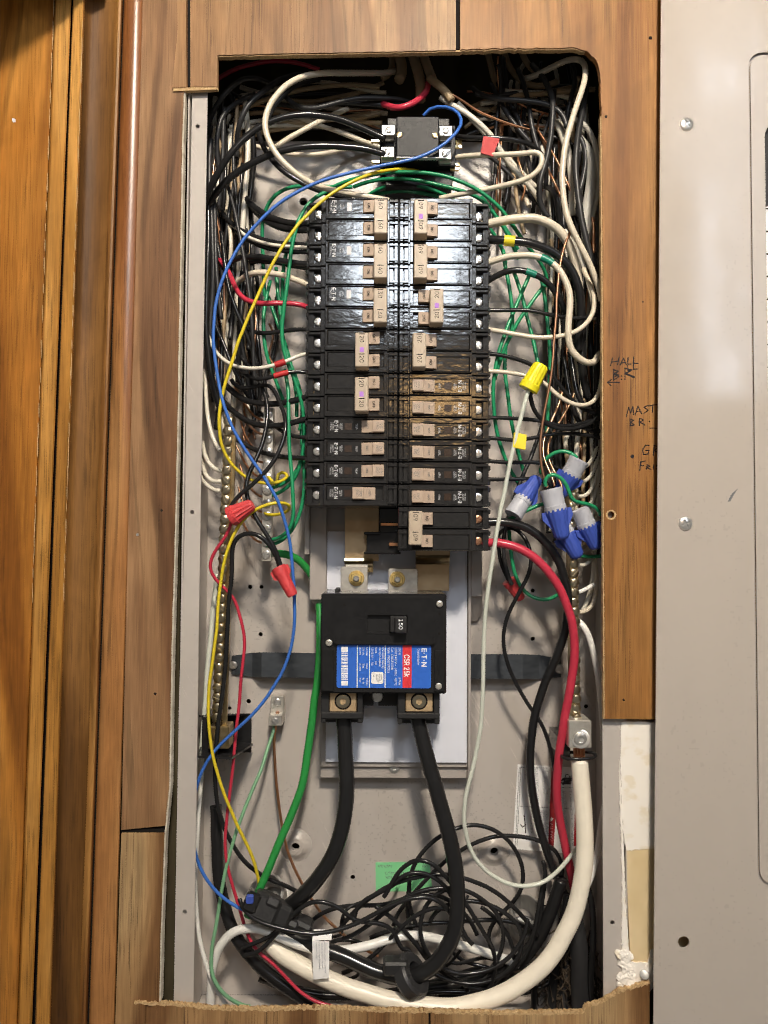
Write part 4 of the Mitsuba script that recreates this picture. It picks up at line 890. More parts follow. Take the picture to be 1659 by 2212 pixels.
# ---- service cables
wire('thick black service cable from the left main lug', BK, 6.9, [40, 36, 30, 28, 34, 46, 62],
     [(740, 1545), (743, 1570), (747, 1626), (748, 1696), (742, 1766), (728, 1822), (706, 1872), (678, 1909), (644, 1939), (622, 1959), (590, 1985)], 'cable', name='service_cable', n=16)
wire('thick black service cable from the right main lug curling through the black ring', BK, 6.9, [40, 34, 28, 22, 22, 26, 34, 44, 56],
     [(901, 1545), (908, 1575), (921, 1626), (936, 1686), (953, 1746), (971, 1806), (983, 1866), (988, 1926), (983, 1986), (968, 2046), (938, 2085), (898, 2108), (846, 2108), (790, 2089), (748, 2069), (706, 2052), (650, 2029), (600, 2000), (575, 1975)], 'cable', name='service_cable', n=16)
P = wire('thick cream neutral cable curving along the bottom of the box', 'm_w_neutral', 7.6, [30, 26, 20, 16, 14, 18, 28, 44, 60],
     [(1251, 1640), (1253, 1660), (1256, 1716), (1264, 1806), (1261, 1881), (1246, 1950), (1219, 2016), (1183, 2076), (1129, 2124), (1069, 2155), (1009, 2172), (934, 2176), (874, 2168), (818, 2156), (762, 2137), (706, 2113), (650, 2085), (608, 2060), (575, 2030), (560, 2000)], 'cable', n=16)
wire('thick red cable from the bottom right double breaker', RD, 3.9, [26, 20, 18, 20, 26, 32, 40, 54, 64, 66],
     [(1044, 1174), (1060, 1174), (1087, 1176), (1123, 1184), (1153, 1203), (1183, 1235), (1213, 1283), (1230, 1316), (1238, 1352), (1240, 1394), (1236, 1446), (1230, 1499), (1221, 1551), (1211, 1604), (1204, 1650), (1201, 1690), (1207, 1746), (1219, 1821), (1233, 1881), (1243, 1935), (1247, 1975), (1249, 2006)], 'cable', name='red_cable')
wire('thick black cable from the bottom right double breaker', BK, 3.9, [26, 24, 26, 34, 46, 56, 68, 76, 76],
     [(1044, 1129), (1070, 1130), (1100, 1131), (1130, 1138), (1160, 1155), (1190, 1185), (1207, 1214), (1219, 1250), (1226, 1290), (1227, 1325), (1221, 1362), (1209, 1404), (1192, 1442), (1175, 1478), (1160, 1520), (1152, 1572), (1147, 1630), (1147, 1686), (1156, 1752), (1171, 1806), (1192, 1866), (1213, 1920), (1240, 1975)], 'cable', name='black_cable')
wire('thin black printed wire curving left of the red cable', BK, 1.8, [60, 46, 36, 44, 56, 60, 64, 66],
     [(1075, 1160), (1086, 1144), (1108, 1141), (1128, 1152), (1141, 1177), (1147, 1205), (1144, 1236), (1127, 1270), (1108, 1304), (1093, 1341), (1088, 1383), (1093, 1421), (1106, 1461), (1129, 1499), (1150, 1535), (1167, 1564), (1184, 1600), (1194, 1635), (1200, 1690), (1204, 1760)])
wire('long pale wire hanging from the yellow wire nut to the bottom right', 'm_w_pale', 1.9, [6, 8, 16, 26, 34, 40, 46, 50],
     [(1142, 838), (1129, 892), (1117, 931), (1108, 973), (1096, 1018), (1084, 1078), (1075, 1138), (1068, 1205), (1058, 1245), (1049, 1290), (1046, 1340), (1046, 1400), (1044, 1470), (1041, 1520), (1034, 1583), (1024, 1656), (1012, 1696), (1003, 1746), (1004, 1795), (1021, 1842), (1051, 1881), (1090, 1905), (1135, 1914), (1174, 1905), (1204, 1884), (1225, 1854), (1254, 1824)])
wire('bright white wire leaving the right neutral bar into the flange', BR, 3.0, [40, 34, 40, 60],
     [(1246, 1342), (1257, 1346), (1270, 1373), (1282, 1411), (1291, 1457), (1298, 1510), (1304, 1600)])
wire('bright white wire rising behind the cream neutral cable', BR, 2.8, [70, 50, 40], [(1306, 1740), (1296, 1790), (1290, 1836), (1280, 1880), (1262, 1925)])
wire('black wire bottoming out along the lower right corner of the box', BK, 2.8, [60, 50, 50, 60], [(1262, 1890), (1276, 1950), (1282, 2016), (1279, 2076), (1276, 2136), (1284, 2190)])
wire('thick black taped cable standing in the bottom right corner', DL, 8.5, [66, 62, 60, 60], [(1240, 1990), (1248, 2030), (1252, 2090), (1256, 2190)], 'cable', name='black_cable', n=14)
wire('thick black cable sweeping from the right corner to the bottom', BK, 6.0, [62, 66, 70, 70, 74],
     [(1215, 1900), (1198, 1940), (1184, 1980), (1165, 2022), (1142, 2058), (1110, 2092), (1069, 2121), (1009, 2148), (950, 2162)], 'cable', name='black_cable', n=14)
wire('thick black cable running down the bottom left corner', BK, 5.6, [70, 60, 56, 56, 56], [(466, 1740), (470, 1822), (476, 1906), (493, 1990), (524, 2046), (566, 2090), (608, 2126), (660, 2160), (720, 2190)], 'cable', name='black_cable', n=14)

# ---- cream and white loops
wire('cream cable making the big upper left loop around the relay', CR, 2.7, [70, 30, 14, 8, 6, 10, 24, 30],
     [(855, 153), (829, 157), (750, 155), (690, 160), (648, 168), (615, 187), (588, 218), (573, 255), (572, 275), (582, 305), (600, 335), (622, 360), (663, 391), (704, 408), (750, 418), (800, 427), (840, 434)], 'cable', name='cream_cable')
wire('cream wire looping right of the relay back to the breakers', CR, 2.4, [40, 22, 14, 12, 16, 26, 34],
     [(975, 344), (1000, 338), (1040, 333), (1090, 335), (1130, 331), (1158, 330), (1172, 338), (1171, 353), (1158, 372), (1130, 388), (1098, 398), (1038, 412), (990, 421), (950, 430)])
wire('tall cream wire rising to a bend in the upper right corner', CR, 2.7, [74, 40, 20, 14, 12, 12, 14, 24],
     [(1130, 170), (1174, 155), (1219, 133), (1247, 127), (1261, 137), (1265, 158), (1258, 190), (1244, 228), (1230, 280), (1218, 345), (1214, 400), (1219, 440), (1230, 475), (1250, 525), (1270, 562), (1287, 598), (1298, 650)])
wire('thick cream cable from the second pole at the top right', CR, 4.1, [26, 22, 18, 18, 24, 34, 40],
     [(1040, 484), (1062, 482), (1093, 476), (1129, 471), (1165, 475), (1200, 491), (1222, 512), (1234, 545), (1245, 590), (1252, 640), (1256, 700)], 'cable', name='cream_cable')
P_G1 = wire('cream wire marked with green tape on the right', CR, 3.0, [28, 22, 16, 14, 14, 18, 30],
     [(1045, 571), (1063, 566), (1093, 555), (1129, 551), (1165, 556), (1195, 570), (1216, 594), (1229, 632), (1231, 671), (1226, 707), (1229, 743), (1246, 770), (1267, 782), (1285, 778), (1298, 764)])
P_Y1 = wire('thick black cable marked with yellow tape on the right', BK, 3.9, [26, 20, 18, 22, 28, 36],
     [(1040, 516), (1062, 519), (1090, 519), (1129, 524), (1165, 533), (1201, 549), (1229, 574), (1246, 606), (1253, 650), (1253, 700), (1250, 760)], 'cable', name='black_cable')
P_G2 = wire('black wire marked with green tape on the right', BK, 2.7, [30, 22, 18, 20, 30, 44],
     [(1045, 612), (1063, 604), (1084, 590), (1114, 582), (1153, 592), (1183, 611), (1204, 637), (1219, 666), (1228, 710), (1234, 760)])
wire('thin black wire crossing under the copper, third double breaker on the right', BK, 1.8, [28, 26, 24, 26, 34], [(1048, 668), (1063, 669), (1114, 671), (1159, 671), (1189, 681), (1231, 687), (1270, 684), (1298, 674)])
wire('cream wire sweeping right from the switched off breaker', CR, 2.2, [28, 22, 18, 18, 26, 40],
     [(1048, 713), (1063, 714), (1099, 719), (1144, 728), (1189, 729), (1234, 720), (1264, 702), (1281, 674), (1284, 647), (1274, 615), (1262, 580)])
wire('black wire running from the right column into the yellow wire nut', BK, 1.9, [28, 24, 14], [(1048, 764), (1069, 765), (1099, 773), (1129, 780), (1158, 794)])
wire('black wire leaving the yellow wire nut toward the right flange', BK, 1.9, [14, 30, 40], [(1165, 792), (1183, 799), (1207, 832), (1240, 868), (1270, 888), (1300, 894)])
wire('cream wire passing behind the yellow wire nut to the right', CR, 2.0, [28, 26, 22, 26, 30], [(1048, 802), (1063, 802), (1093, 803), (1129, 812), (1160, 818), (1180, 829), (1197, 850), (1222, 866), (1255, 875), (1277, 872), (1290, 852), (1299, 820)])
wire('black wire bowing out of the yellow nut to the right wall', BK, 1.9, [10, 20, 30, 36], [(1146, 842), (1150, 877), (1165, 904), (1198, 922), (1234, 928), (1264, 917), (1299, 892)])
for y0, pts, s in ((902, [(1063, 902), (1099, 905), (1144, 904), (1183, 911), (1216, 922), (1255, 914), (1298, 905)], 'second'), (947, [(1063, 947), (1099, 949), (1150, 948), (1183, 940), (1216, 934), (1261, 941), (1299, 945)], 'third'),
                   (995, [(1063, 995), (1114, 1000), (1159, 1000), (1195, 1006), (1219, 1018), (1240, 1050)], 'fourth'), (1034, [(1057, 1034), (1099, 1036), (1144, 1034), (1175, 1040), (1205, 1064)], 'fifth')):
    wire(f'black wire from the {s} single breaker of the right column', BK, 1.8, [30, 30, 34, 44], [(1046, y0)] + pts)
wire('dull black wire slanting down left behind the pale wire', DL, 1.9, [50, 44, 50], [(1172, 920), (1156, 958), (1144, 997), (1129, 1033), (1111, 1078), (1096, 1123), (1086, 1180), (1098, 1240), (1104, 1262)])
wire('second black wire entering the lower right red nut', BK, 1.8, [54, 56, 60], [(1078, 1160), (1080, 1200), (1092, 1238), (1102, 1258)])
wire('long bare copper wire hanging down the right side to the blue connectors', OC, 1.25, [20, 14, 12, 12, 14, 14],
     [(1232, 500), (1226, 516), (1213, 557), (1204, 617), (1200, 677), (1197, 737), (1196, 780), (1189, 814), (1180, 874), (1171, 925), (1166, 958), (1164, 985), (1171, 1018), (1184, 1052)])
wire('second bare copper wire bunched into the blue connectors', CU, 1.2, [40, 30, 18], [(1215, 840), (1196, 900), (1176, 950), (1172, 985), (1190, 1020), (1198, 1050)])
wire('third bare copper wire bunched into the blue connectors', CU, 1.2, [50, 36, 20], [(1240, 800), (1215, 900), (1186, 962), (1184, 996), (1206, 1030), (1214, 1060)])

# ---- green wires
gw = [
 ('green wire arching over the breakers down the right side', [50, 26, 20, 26, 40, 60], [(694, 416), (738, 396), (798, 379), (858, 372), (918, 374), (978, 386), (1029, 408), (1069, 434), (1087, 461), (1108, 491), (1130, 520), (1156, 550), (1174, 578), (1182, 620)]),
 ('second green wire arching over the breakers', [56, 36, 34, 44, 50], [(763, 405), (813, 390), (867, 386), (933, 395), (993, 412), (1040, 430), (1070, 468), (1100, 510), (1120, 560)]),
 ('third green wire close above the breakers', [60, 46, 44, 56], [(780, 428), (810, 414), (843, 398), (888, 398), (933, 410), (963, 423), (1000, 440)]),
 ('fourth green wire just above the breakers', [60, 52, 60], [(790, 424), (830, 416), (880, 414), (920, 418), (960, 430)]),
 ('green wire arching over the upper left dimple and down', [50, 44, 60, 66], [(760, 404), (737, 404), (677, 403), (638, 404), (602, 416), (581, 437), (571, 462), (568, 500), (567, 548), (569, 580), (572, 640)]),
 ('green wire bending left of the top left breaker and down to the ground bar', [34, 26, 26, 30, 34, 44, 56], [(720, 408), (692, 420), (668, 440), (650, 467), (635, 512), (626, 572), (617, 632), (612, 692), (612, 752), (622, 790), (644, 838), (653, 883), (656, 943), (650, 1003), (638, 1033), (602, 1062), (580, 1072)]),
 ('green wire running beside the upper left breakers', [44, 40, 50], [(650, 466), (632, 505), (618, 540), (612, 600), (608, 680)]),
 ('green wire in the left gutter behind the red wire', [50, 46, 44, 50], [(596, 578), (599, 617), (605, 662), (611, 722), (618, 767), (632, 800), (644, 823), (650, 870), (648, 930)]),
 ('shiny green wire farthest left in the gutter', [56, 48, 48, 56], [(583, 606), (578, 632), (572, 656), (569, 707), (572, 752), (577, 775), (590, 811), (608, 847), (616, 880)]),
 ('green wire falling straight past the lower left breakers', [44, 36, 30, 34, 50], [(614, 800), (620, 829), (624, 883), (626, 943), (629, 1033), (635, 1093), (632, 1130), (620, 1150), (593, 1163), (578, 1166)]),
 ('green wire hugging the lower left breakers', [50, 44, 44, 52], [(650, 900), (654, 960), (656, 1040), (653, 1093), (641, 1125), (620, 1159), (596, 1174), (578, 1178)]),
 ('green wire slanting through the left gutter', [60, 56, 50], [(580, 640), (587, 659), (596, 686), (608, 722), (622, 765), (636, 830), (640, 900)]),
 ('green wire curling into the upper end of the ground bar', [48, 54], [(650, 990), (640, 1018), (618, 1040), (592, 1052), (578, 1054)]),
 ('green wire crossing the right gutter to the left breaker side', [40, 34, 30, 36, 50], [(1142, 596), (1138, 604), (1126, 632), (1114, 668), (1099, 701), (1084, 737), (1075, 767), (1068, 800), (1065, 850), (1067, 890), (1073, 931), (1085, 973), (1108, 1021), (1124, 1052)]),
 ('bright green wire slanting steeply in the right gutter', [30, 26, 30, 36], [(1177, 614), (1174, 620), (1153, 647), (1129, 677), (1108, 716), (1093, 752), (1078, 782), (1070, 820)]),
 ('glinting green wire behind the green taped wires', [40, 36, 40], [(1088, 540), (1090, 566), (1096, 596), (1102, 632), (1106, 672), (1104, 720)]),
 ('green wire crossing behind toward the yellow nut', [50, 44, 40, 34], [(1108, 580), (1114, 596), (1123, 626), (1135, 668), (1147, 716), (1157, 760), (1164, 800)]),
 ('green wire falling down the far side of the right gutter', [56, 56, 56], [(1170, 600), (1175, 640), (1182, 690), (1188, 745), (1190, 790), (1184, 829), (1184, 870), (1180, 940)]),
 ('green wire hanging straight in the right gutter', [56, 54, 54, 60], [(1092, 745), (1093, 780), (1093, 823), (1096, 868), (1102, 907), (1114, 943), (1123, 988), (1131, 1020)]),
 ('short green wire beside the top right terminal', [40, 50, 60], [(1040, 425), (1057, 443), (1075, 473), (1099, 503), (1118, 540)]),
 ('short green wire below the top right terminal', [44, 54], [(1050, 488), (1069, 509), (1084, 539), (1092, 570)]),
 ('green wire looping into the upper blue connector', [40, 30, 26], [(1168, 1022), (1171, 1010), (1184, 988), (1206, 976), (1231, 980), (1246, 990)]),
 ('green wire looping over the front blue connector', [12, 8, 12, 24], [(1180, 1050), (1178, 1038), (1189, 1026), (1208, 1029), (1225, 1051), (1234, 1076), (1250, 1083), (1273, 1090), (1297, 1112)]),
 ('green wire entering the left blue connector', [36, 26, 24], [(1096, 1124), (1104, 1120), (1130, 1107), (1168, 1090), (1190, 1084)]),
 ('short green wire leaving the lowest blue connector', [40, 44], [(1240, 1198), (1254, 1201), (1285, 1202), (1300, 1201)]),
 ('green wire looping below the lower right red nut', [60, 56, 50, 44], [(1098, 1130), (1104, 1194), (1109, 1226), (1121, 1257), (1139, 1283), (1167, 1297), (1190, 1292), (1215, 1276), (1240, 1262)]),
]
for lab, dep, pts in gw:
    wire(lab, GN, 1.75, dep, pts)

# ---- wires on the left breakers
lw = [
 ('upper thick black cable entering the top left double breaker', BK, 3.2, [70, 50, 32], [(510, 395), (524, 419), (545, 444), (572, 465), (602, 477), (636, 482), (676, 482)]),
 ('lower thick black cable entering the top left double breaker', BK, 3.2, [66, 46, 32], [(540, 440), (572, 473), (596, 487), (632, 495), (676, 496)]),
 ('black wire to the second double breaker on the left', BK, 2.4, [64, 44, 34], [(470, 440), (491, 473), (518, 497), (557, 514), (602, 524), (670, 530)]),
 ('white wire sandwiched between two black wires on the left', WH, 1.7, [50, 34, 30], [(510, 490), (520, 500), (542, 515), (581, 528), (617, 531), (668, 535)]),
 ('lower black wire to the second double breaker on the left', BK, 2.2, [60, 40, 34], [(500, 490), (530, 515), (560, 530), (600, 540), (670, 543)]),
 ('thick black wire bowing above the cream cable on the left', BK, 2.8, [64, 40, 32], [(480, 590), (500, 564), (527, 555), (572, 557), (617, 564), (672, 570)]),
 ('thick black wire just under another, above the cream cable', BK, 2.4, [60, 44, 34], [(540, 566), (590, 566), (630, 574), (672, 580)]),
 ('cream cable bowing into the third left double breaker', CR, 2.7, [70, 40, 32], [(500, 626), (512, 614), (524, 600), (548, 590), (587, 589), (620, 597), (670, 616)]),
 ('bright red wire bending into the third left double breaker', RD, 2.4, [70, 44, 30, 32], [(466, 544), (480, 568), (494, 587), (509, 623), (530, 646), (548, 653), (602, 656), (668, 664)]),
 ('thin black wire to the upper switched off breaker on the left', BK, 2.0, [60, 44, 34], [(520, 690), (545, 714), (560, 719), (602, 716), (668, 714)]),
 ('thick black wire to the lower switched off breaker on the left', BK, 2.9, [64, 46, 34], [(470, 810), (500, 841), (524, 862), (560, 874), (593, 872), (632, 865), (668, 857)]),
 ('thick black wire to the highest left single breaker', BK, 2.7, [64, 46, 34], [(470, 850), (500, 883), (527, 907), (566, 922), (602, 917), (666, 903)]),
 ('black wire rising to the second left single breaker', BK, 2.0, [60, 44, 34], [(560, 890), (584, 910), (602, 928), (626, 940), (666, 944)]),
 ('black wire to the third left single breaker', BK, 2.3, [64, 50, 34], [(490, 930), (524, 958), (560, 973), (602, 985), (632, 990), (666, 990)]),
]
for lab, m, r, dep, pts in lw:
    wire(lab, m, r, dep, pts)
P_R1 = wire('white wire marked with red tape on the left', WH, 1.8, [60, 40, 26, 22, 30], [(442, 690), (448, 718), (458, 742), (474, 768), (494, 785), (518, 794), (560, 794), (596, 787), (626, 776), (644, 769), (668, 763)])
P_R2 = wire('black wire marked with red tape on the left', BK, 1.9, [50, 34, 26, 30], [(500, 770), (518, 796), (536, 813), (560, 819), (590, 811), (620, 806), (668, 805)])
for k, (pts) in enumerate([[(441, 800), (443, 823), (450, 898), (458, 943), (476, 974)], [(438, 955), (441, 973), (452, 1000), (480, 1018)], [(438, 990), (440, 1009), (449, 1030), (478, 1039)], [(436, 1015), (438, 1033), (452, 1051), (476, 1060)]]):
    wire(('highest', 'second', 'third', 'lowest')[k] + ' of four pale wires curving into the left neutral bar', WH, 2.0, [60, 50, 42], pts)
wire('pale wire running straight down behind the left neutral bar', 'm_w_pale', 2.4, [60, 56, 56], [(470, 1240), (464, 1290), (459, 1341), (452, 1404), (446, 1480), (440, 1560), (434, 1640)])
wire('white wire hanging down the lower left wall to the bottom', BR, 2.0, [70, 60, 50, 46, 44, 50], [(438, 1600), (434, 1668), (431, 1738), (426, 1822), (423, 1906), (425, 1962), (429, 2018), (440, 2068), (454, 2110), (471, 2144), (500, 2182)])
wire('white cable arching across the bottom left and middle', BR, 4.0, [56, 52, 46, 42, 40, 46, 56, 62], [(452, 2190), (453, 2169), (457, 2116), (461, 2085), (471, 2051), (490, 2026), (516, 2010), (540, 2004), (566, 2009), (594, 2021), (636, 2037), (678, 2049), (720, 2054), (762, 2051), (804, 2040), (840, 2026), (889, 2019), (928, 2027), (979, 2037), (1024, 2049), (1069, 2064), (1120, 2082)], 'cable', name='white_cable', n=12)

# ---- upper left
ul = [
 ('glossy thick black wire arching to the upper relay terminal', BK, 3.0, [40, 16, 12, 14, 26], [(436, 460), (447, 425), (459, 396), (476, 364), (501, 330), (530, 298), (559, 277), (591, 261), (631, 250), (665, 247), (700, 251), (765, 270), (832, 298)]),
 ('thick black wire arching to the lower relay terminal', BK, 3.1, [50, 24, 18, 18, 26], [(440, 470), (463, 422), (495, 387), (527, 363), (559, 346), (591, 331), (623, 322), (660, 316), (710, 314), (770, 321), (832, 334)]),
 ('dull black wire rounding the top left corner', DL, 2.3, [60, 40, 44, 70], [(446, 290), (460, 243), (479, 215), (498, 189), (521, 174), (543, 168), (567, 175), (590, 186)]),
 ('dull black wire falling inside the top left corner', DL, 2.3, [60, 46, 60], [(476, 380), (472, 350), (469, 315), (470, 283), (480, 254), (495, 235), (519, 218), (552, 202)]),
 ('grey black wire sweeping up to the top from the left wall', DL, 2.5, [60, 40, 44, 70], [(512, 340), (513, 299), (518, 272), (527, 243), (546, 216), (572, 195), (591, 179), (620, 166), (660, 162)]),
 ('dull black wire behind the big cream loop', DL, 2.3, [50, 44, 70], [(580, 258), (594, 227), (612, 208), (631, 191), (655, 178), (690, 172)]),
 ('black wire twisting along the top toward the pink red wire', DL, 2.3, [60, 44, 40, 44, 60], [(610, 200), (623, 215), (639, 227), (660, 235), (690, 233), (722, 221), (783, 214), (831, 210), (873, 219), (892, 224)]),
 ('second black wire twisting along the top', DL, 2.3, [66, 50, 50], [(668, 240), (708, 226), (760, 222), (800, 226), (850, 228), (885, 226)]),
 ('black wire running under the cream loop to the breakers', BK, 2.4, [40, 30, 30, 40], [(556, 270), (562, 291), (568, 314), (578, 333), (599, 359), (620, 376), (647, 392), (679, 408), (720, 421), (760, 428)]),
 ('dark red wire arching in the shade of the top edge', RD, 2.0, [70, 66, 70], [(455, 180), (473, 170), (511, 152), (551, 135), (583, 130), (623, 133), (655, 141), (690, 150)]),
 ('pink red wire curving up beside the sheathed cables', RD, 2.9, [50, 36, 40, 60], [(826, 224), (843, 230), (867, 233), (891, 225), (910, 210), (922, 192), (926, 168)]),
 ('cream wire crossing the relay arcs at the upper left', CR, 2.4, [40, 40, 50, 60], [(560, 345), (596, 316), (623, 299), (655, 281), (690, 263), (722, 247), (752, 234)]),
 ('tan wire crossing the dark upper left', TN, 1.8, [80, 80, 84], [(600, 262), (650, 266), (700, 262), (750, 254), (800, 244)]),
 ('tan wire behind the twisted black wires', TN, 2.0, [84, 84, 84], [(620, 214), (660, 218), (710, 213), (770, 200), (800, 196)]),
 ('white wire standing in the dark of the upper left wall', WH, 3.2, [76, 70, 72], [(520, 236), (510, 262), (503, 290), (493, 324), (489, 340), (486, 380), (480, 430)]),
 ('pale wire end catching light at the upper left wall', BR, 2.6, [80, 76], [(492, 262), (483, 275), (480, 300), (478, 340)]),
 ('white wire at the left wall below the relay arcs', WH, 3.4, [80, 76, 80], [(500, 505), (493, 525), (496, 555), (506, 585), (512, 610)]),
 ('white wire low along the left wall', WH, 3.0, [80, 76, 80], [(488, 640), (482, 664), (486, 690), (494, 716), (500, 745)]),
]
for lab, m, r, dep, pts in ul:
    wire(lab, m, r, dep, pts, n=10)
wire('thick sheathed tan cable coming down beside the centre', TN, 5.0, [70, 66, 60], [(852, 70), (860, 117), (868, 150), (862, 172)], 'cable')
wire('thick sheathed tan cable at the top centre', TN, 5.0, [66, 60, 52], [(884, 70), (892, 117), (902, 155), (909, 190), (908, 215)], 'cable')
wire('thick sheathed tan cable leaning right at the top centre', TN, 4.4, [66, 60, 54], [(905, 70), (914, 117), (925, 150), (936, 176)], 'cable')
wire('short tan cable end left of the sheathed cables', TN, 3.2, [74, 66], [(838, 100), (848, 130), (842, 156), (824, 168)], 'cable')
wire('torn yellow tan cable sheath end by the relay', TN, 3.8, [50, 40, 38], [(928, 168), (940, 178), (956, 192), (968, 206), (976, 218)], 'cable')
wire('white wire falling right of the relay, nearer one', WH, 2.7, [44, 40, 50, 70], [(952, 212), (968, 222), (992, 236), (1020, 256), (1050, 280), (1074, 315), (1092, 346), (1117, 371), (1144, 404), (1170, 440)])
wire('white wire falling right of the relay, farther one', WH, 2.6, [50, 60, 76], [(988, 222), (1005, 240), (1030, 270), (1056, 300), (1085, 330), (1128, 375), (1158, 404)])
wire('bare copper wire falling right of the relay', CU, 1.2, [46, 50, 60], [(976, 204), (990, 212), (1011, 223), (1038, 243), (1077, 262), (1113, 270), (1150, 282)])
P_RT = wire('black wire with a red tape flag right of the relay', BK, 2.3, [40, 26, 24, 34, 50], [(978, 291), (1000, 294), (1041, 297), (1083, 302), (1128, 306), (1155, 317), (1174, 348), (1178, 400)])
wire('black wire below the red flag slanting to the right', DL, 2.0, [66, 76], [(1052, 335), (1075, 352), (1100, 378), (1130, 410), (1165, 440)])

# ---- upper right bundle
ur = [
 ('dull black wire crossing the top right horizontally', DL, 2.5, [70, 50, 50], [(1020, 190), (1040, 202), (1069, 214), (1129, 217), (1179, 223), (1206, 240), (1224, 275)]),
 ('black wire dropping from the top right with an outward bow', DL, 2.7, [74, 44, 40, 50], [(1150, 140), (1164, 156), (1184, 186), (1194, 225), (1190, 280), (1182, 340), (1170, 384), (1162, 414), (1170, 440), (1186, 470)]),
 ('black wire dropping straight at the top right', DL, 2.4, [70, 56, 60], [(1118, 150), (1129, 182), (1144, 235), (1154, 290), (1166, 335), (1184, 360)]),
 ('thin black wire slanting at the top right, left one', DL, 2.2, [72, 60, 60], [(1060, 180), (1072, 204), (1094, 240), (1119, 280), (1146, 308)]),
 ('thin black wire slanting at the top right, right one', DL, 2.2, [76, 66, 60], [(1076, 180), (1086, 197), (1114, 245), (1134, 295), (1146, 330)]),
 ('white wire slanting between black wires at the top right', WH, 2.8, [80, 74], [(1072, 218), (1086, 248), (1109, 275), (1130, 292)]),
 ('white sheathed cable falling behind the tall cream wire', WH, 3.9, [70, 60, 56, 60], [(1194, 235), (1204, 262), (1216, 294), (1227, 332), (1233, 365), (1236, 405), (1238, 440), (1235, 466)]),
 ('broad white cable along the upper right wall', 'm_w_grey', 5.0, [60, 56, 54, 60], [(1250, 300), (1264, 322), (1276, 350), (1279, 382), (1275, 412), (1269, 446), (1264, 484), (1268, 520)]),
 ('narrow white cable at the upper right wall', WH, 2.5, [50, 54, 60], [(1236, 258), (1258, 264), (1272, 280), (1281, 306), (1290, 350), (1291, 414), (1285, 446), (1275, 476), (1270, 512)]),
 ('black wire following the tall cream wire down the right', DL, 2.9, [60, 40, 34, 34, 44], [(1262, 150), (1268, 190), (1258, 240), (1248, 290), (1244, 332), (1245, 380), (1249, 425), (1255, 462), (1268, 515), (1279, 565), (1286, 604), (1296, 650)]),
 ('black wire bowing inside the right bundle', DL, 2.5, [56, 56], [(1246, 290), (1262, 330), (1266, 360), (1256, 400), (1248, 430), (1252, 470)]),
 ('black wire hooked in the middle of the right bundle', BK, 2.7, [70, 50, 60], [(1168, 402), (1178, 403), (1192, 412), (1202, 428), (1205, 456), (1212, 490), (1222, 530)]),
 ('bare copper wire crossing behind the tall cream wire', CU, 1.2, [66, 56, 56], [(1160, 280), (1180, 310), (1194, 332), (1210, 358), (1220, 382), (1231, 408), (1240, 433)]),
 ('bare copper wire left of the tall cream wire', CU, 1.3, [64, 50, 50], [(1160, 330), (1180, 362), (1192, 384), (1206, 410), (1216, 434)]),
 ('bare copper wire glinting by the right flange', CU, 1.3, [40, 36], [(1280, 470), (1282, 490), (1283, 515), (1283, 545)]),
 ('grey black wire by the right flange below the copper', DL, 1.8, [44, 40, 50], [(1284, 545), (1286, 590), (1290, 640), (1294, 700)]),
 ('white cable below the thick cream cable on the right', WH, 3.8, [50, 46, 50], [(1218, 500), (1228, 522), (1240, 557), (1247, 588), (1250, 640), (1254, 700)]),
 ('thin white wire slanting through the right bundle', WH, 2.2, [56, 50, 50], [(1236, 500), (1243, 522), (1254, 557), (1267, 594), (1276, 634), (1284, 690)]),
 ('tan cable fanning at the top right', TN, 3.0, [84, 78], [(1050, 90), (1058, 130), (1066, 160), (1072, 200)]),
 ('second tan cable fanning at the top right', TN, 3.0, [84, 76, 70], [(1086, 90), (1096, 130), (1116, 165), (1142, 182), (1180, 184), (1204, 176)]),
 ('third tan cable fanning at the top right', TN, 3.0, [80, 74], [(1120, 96), (1134, 128), (1150, 150), (1170, 160)]),
 ('white wire lying across the top right', WH, 2.2, [70, 66], [(1090, 196), (1120, 199), (1160, 200), (1206, 205), (1246, 218)]),
 ('copper wire lying across the top right', CU, 1.2, [72, 70], [(1086, 192), (1116, 194), (1150, 197), (1190, 200)]),
]
for lab, m, r, dep, pts in ur:
    wire(lab, m, r, dep, pts, n=10, cat='cable' if r > 3.5 else 'wire')

# ---- the dense bundles behind: strands nothing tells apart
def bundle(x0, x1, y0, y1, n, mats, seed, label, group, d=(56, 92), lean=0):
    r = random.Random(seed)
    for k in range(n):
        m = mats[k % len(mats)]
        a = r.uniform(y0, y0 + .35 * (y1 - y0)); b = r.uniform(y0 + .6 * (y1 - y0), y1)
        x = r.uniform(x0, x1)
        pts = []
        for i in range(6):
            x = min(x1, max(x0, x + r.uniform(-16, 16) + lean))
            pts.append((x, a + (b - a) * i / 5))
        dd = [r.uniform(*d) for _ in range(4)]
        wire(label[m], m, {CU: 1.1, OC: 1.1}.get(m, r.uniform(1.7, 2.6)), dd, pts, group=group[m])
lb = lambda side: ({DL: f'dull black wire in the tangle along the {side} wall', WH: f'white wire in the tangle along the {side} wall', OC: f'dull bare copper wire in the tangle along the {side} wall', CU: f'bright bare copper wire in the tangle along the {side} wall', BK: f'glossy black wire in the tangle along the {side} wall', TN: f'brown sheathed wire in the tangle along the {side} wall'},
                   {DL: f'dull black wires along the {side} wall', WH: f'white wires along the {side} wall', OC: f'dull copper wires along the {side} wall', CU: f'bright copper wires along the {side} wall', BK: f'glossy black wires along the {side} wall', TN: f'brown wires along the {side} wall'})
bundle(462, 545, 190, 940, 34, [DL, BK, BK, WH, DL, CU, BK, WH, OC, BK, TN], 21, *lb('left'))
bundle(1186, 1282, 220, 1170, 40, [BK, DL, WH, DL, CU, BK, DL, WH, OC, BK, TN], 22, *lb('right'))
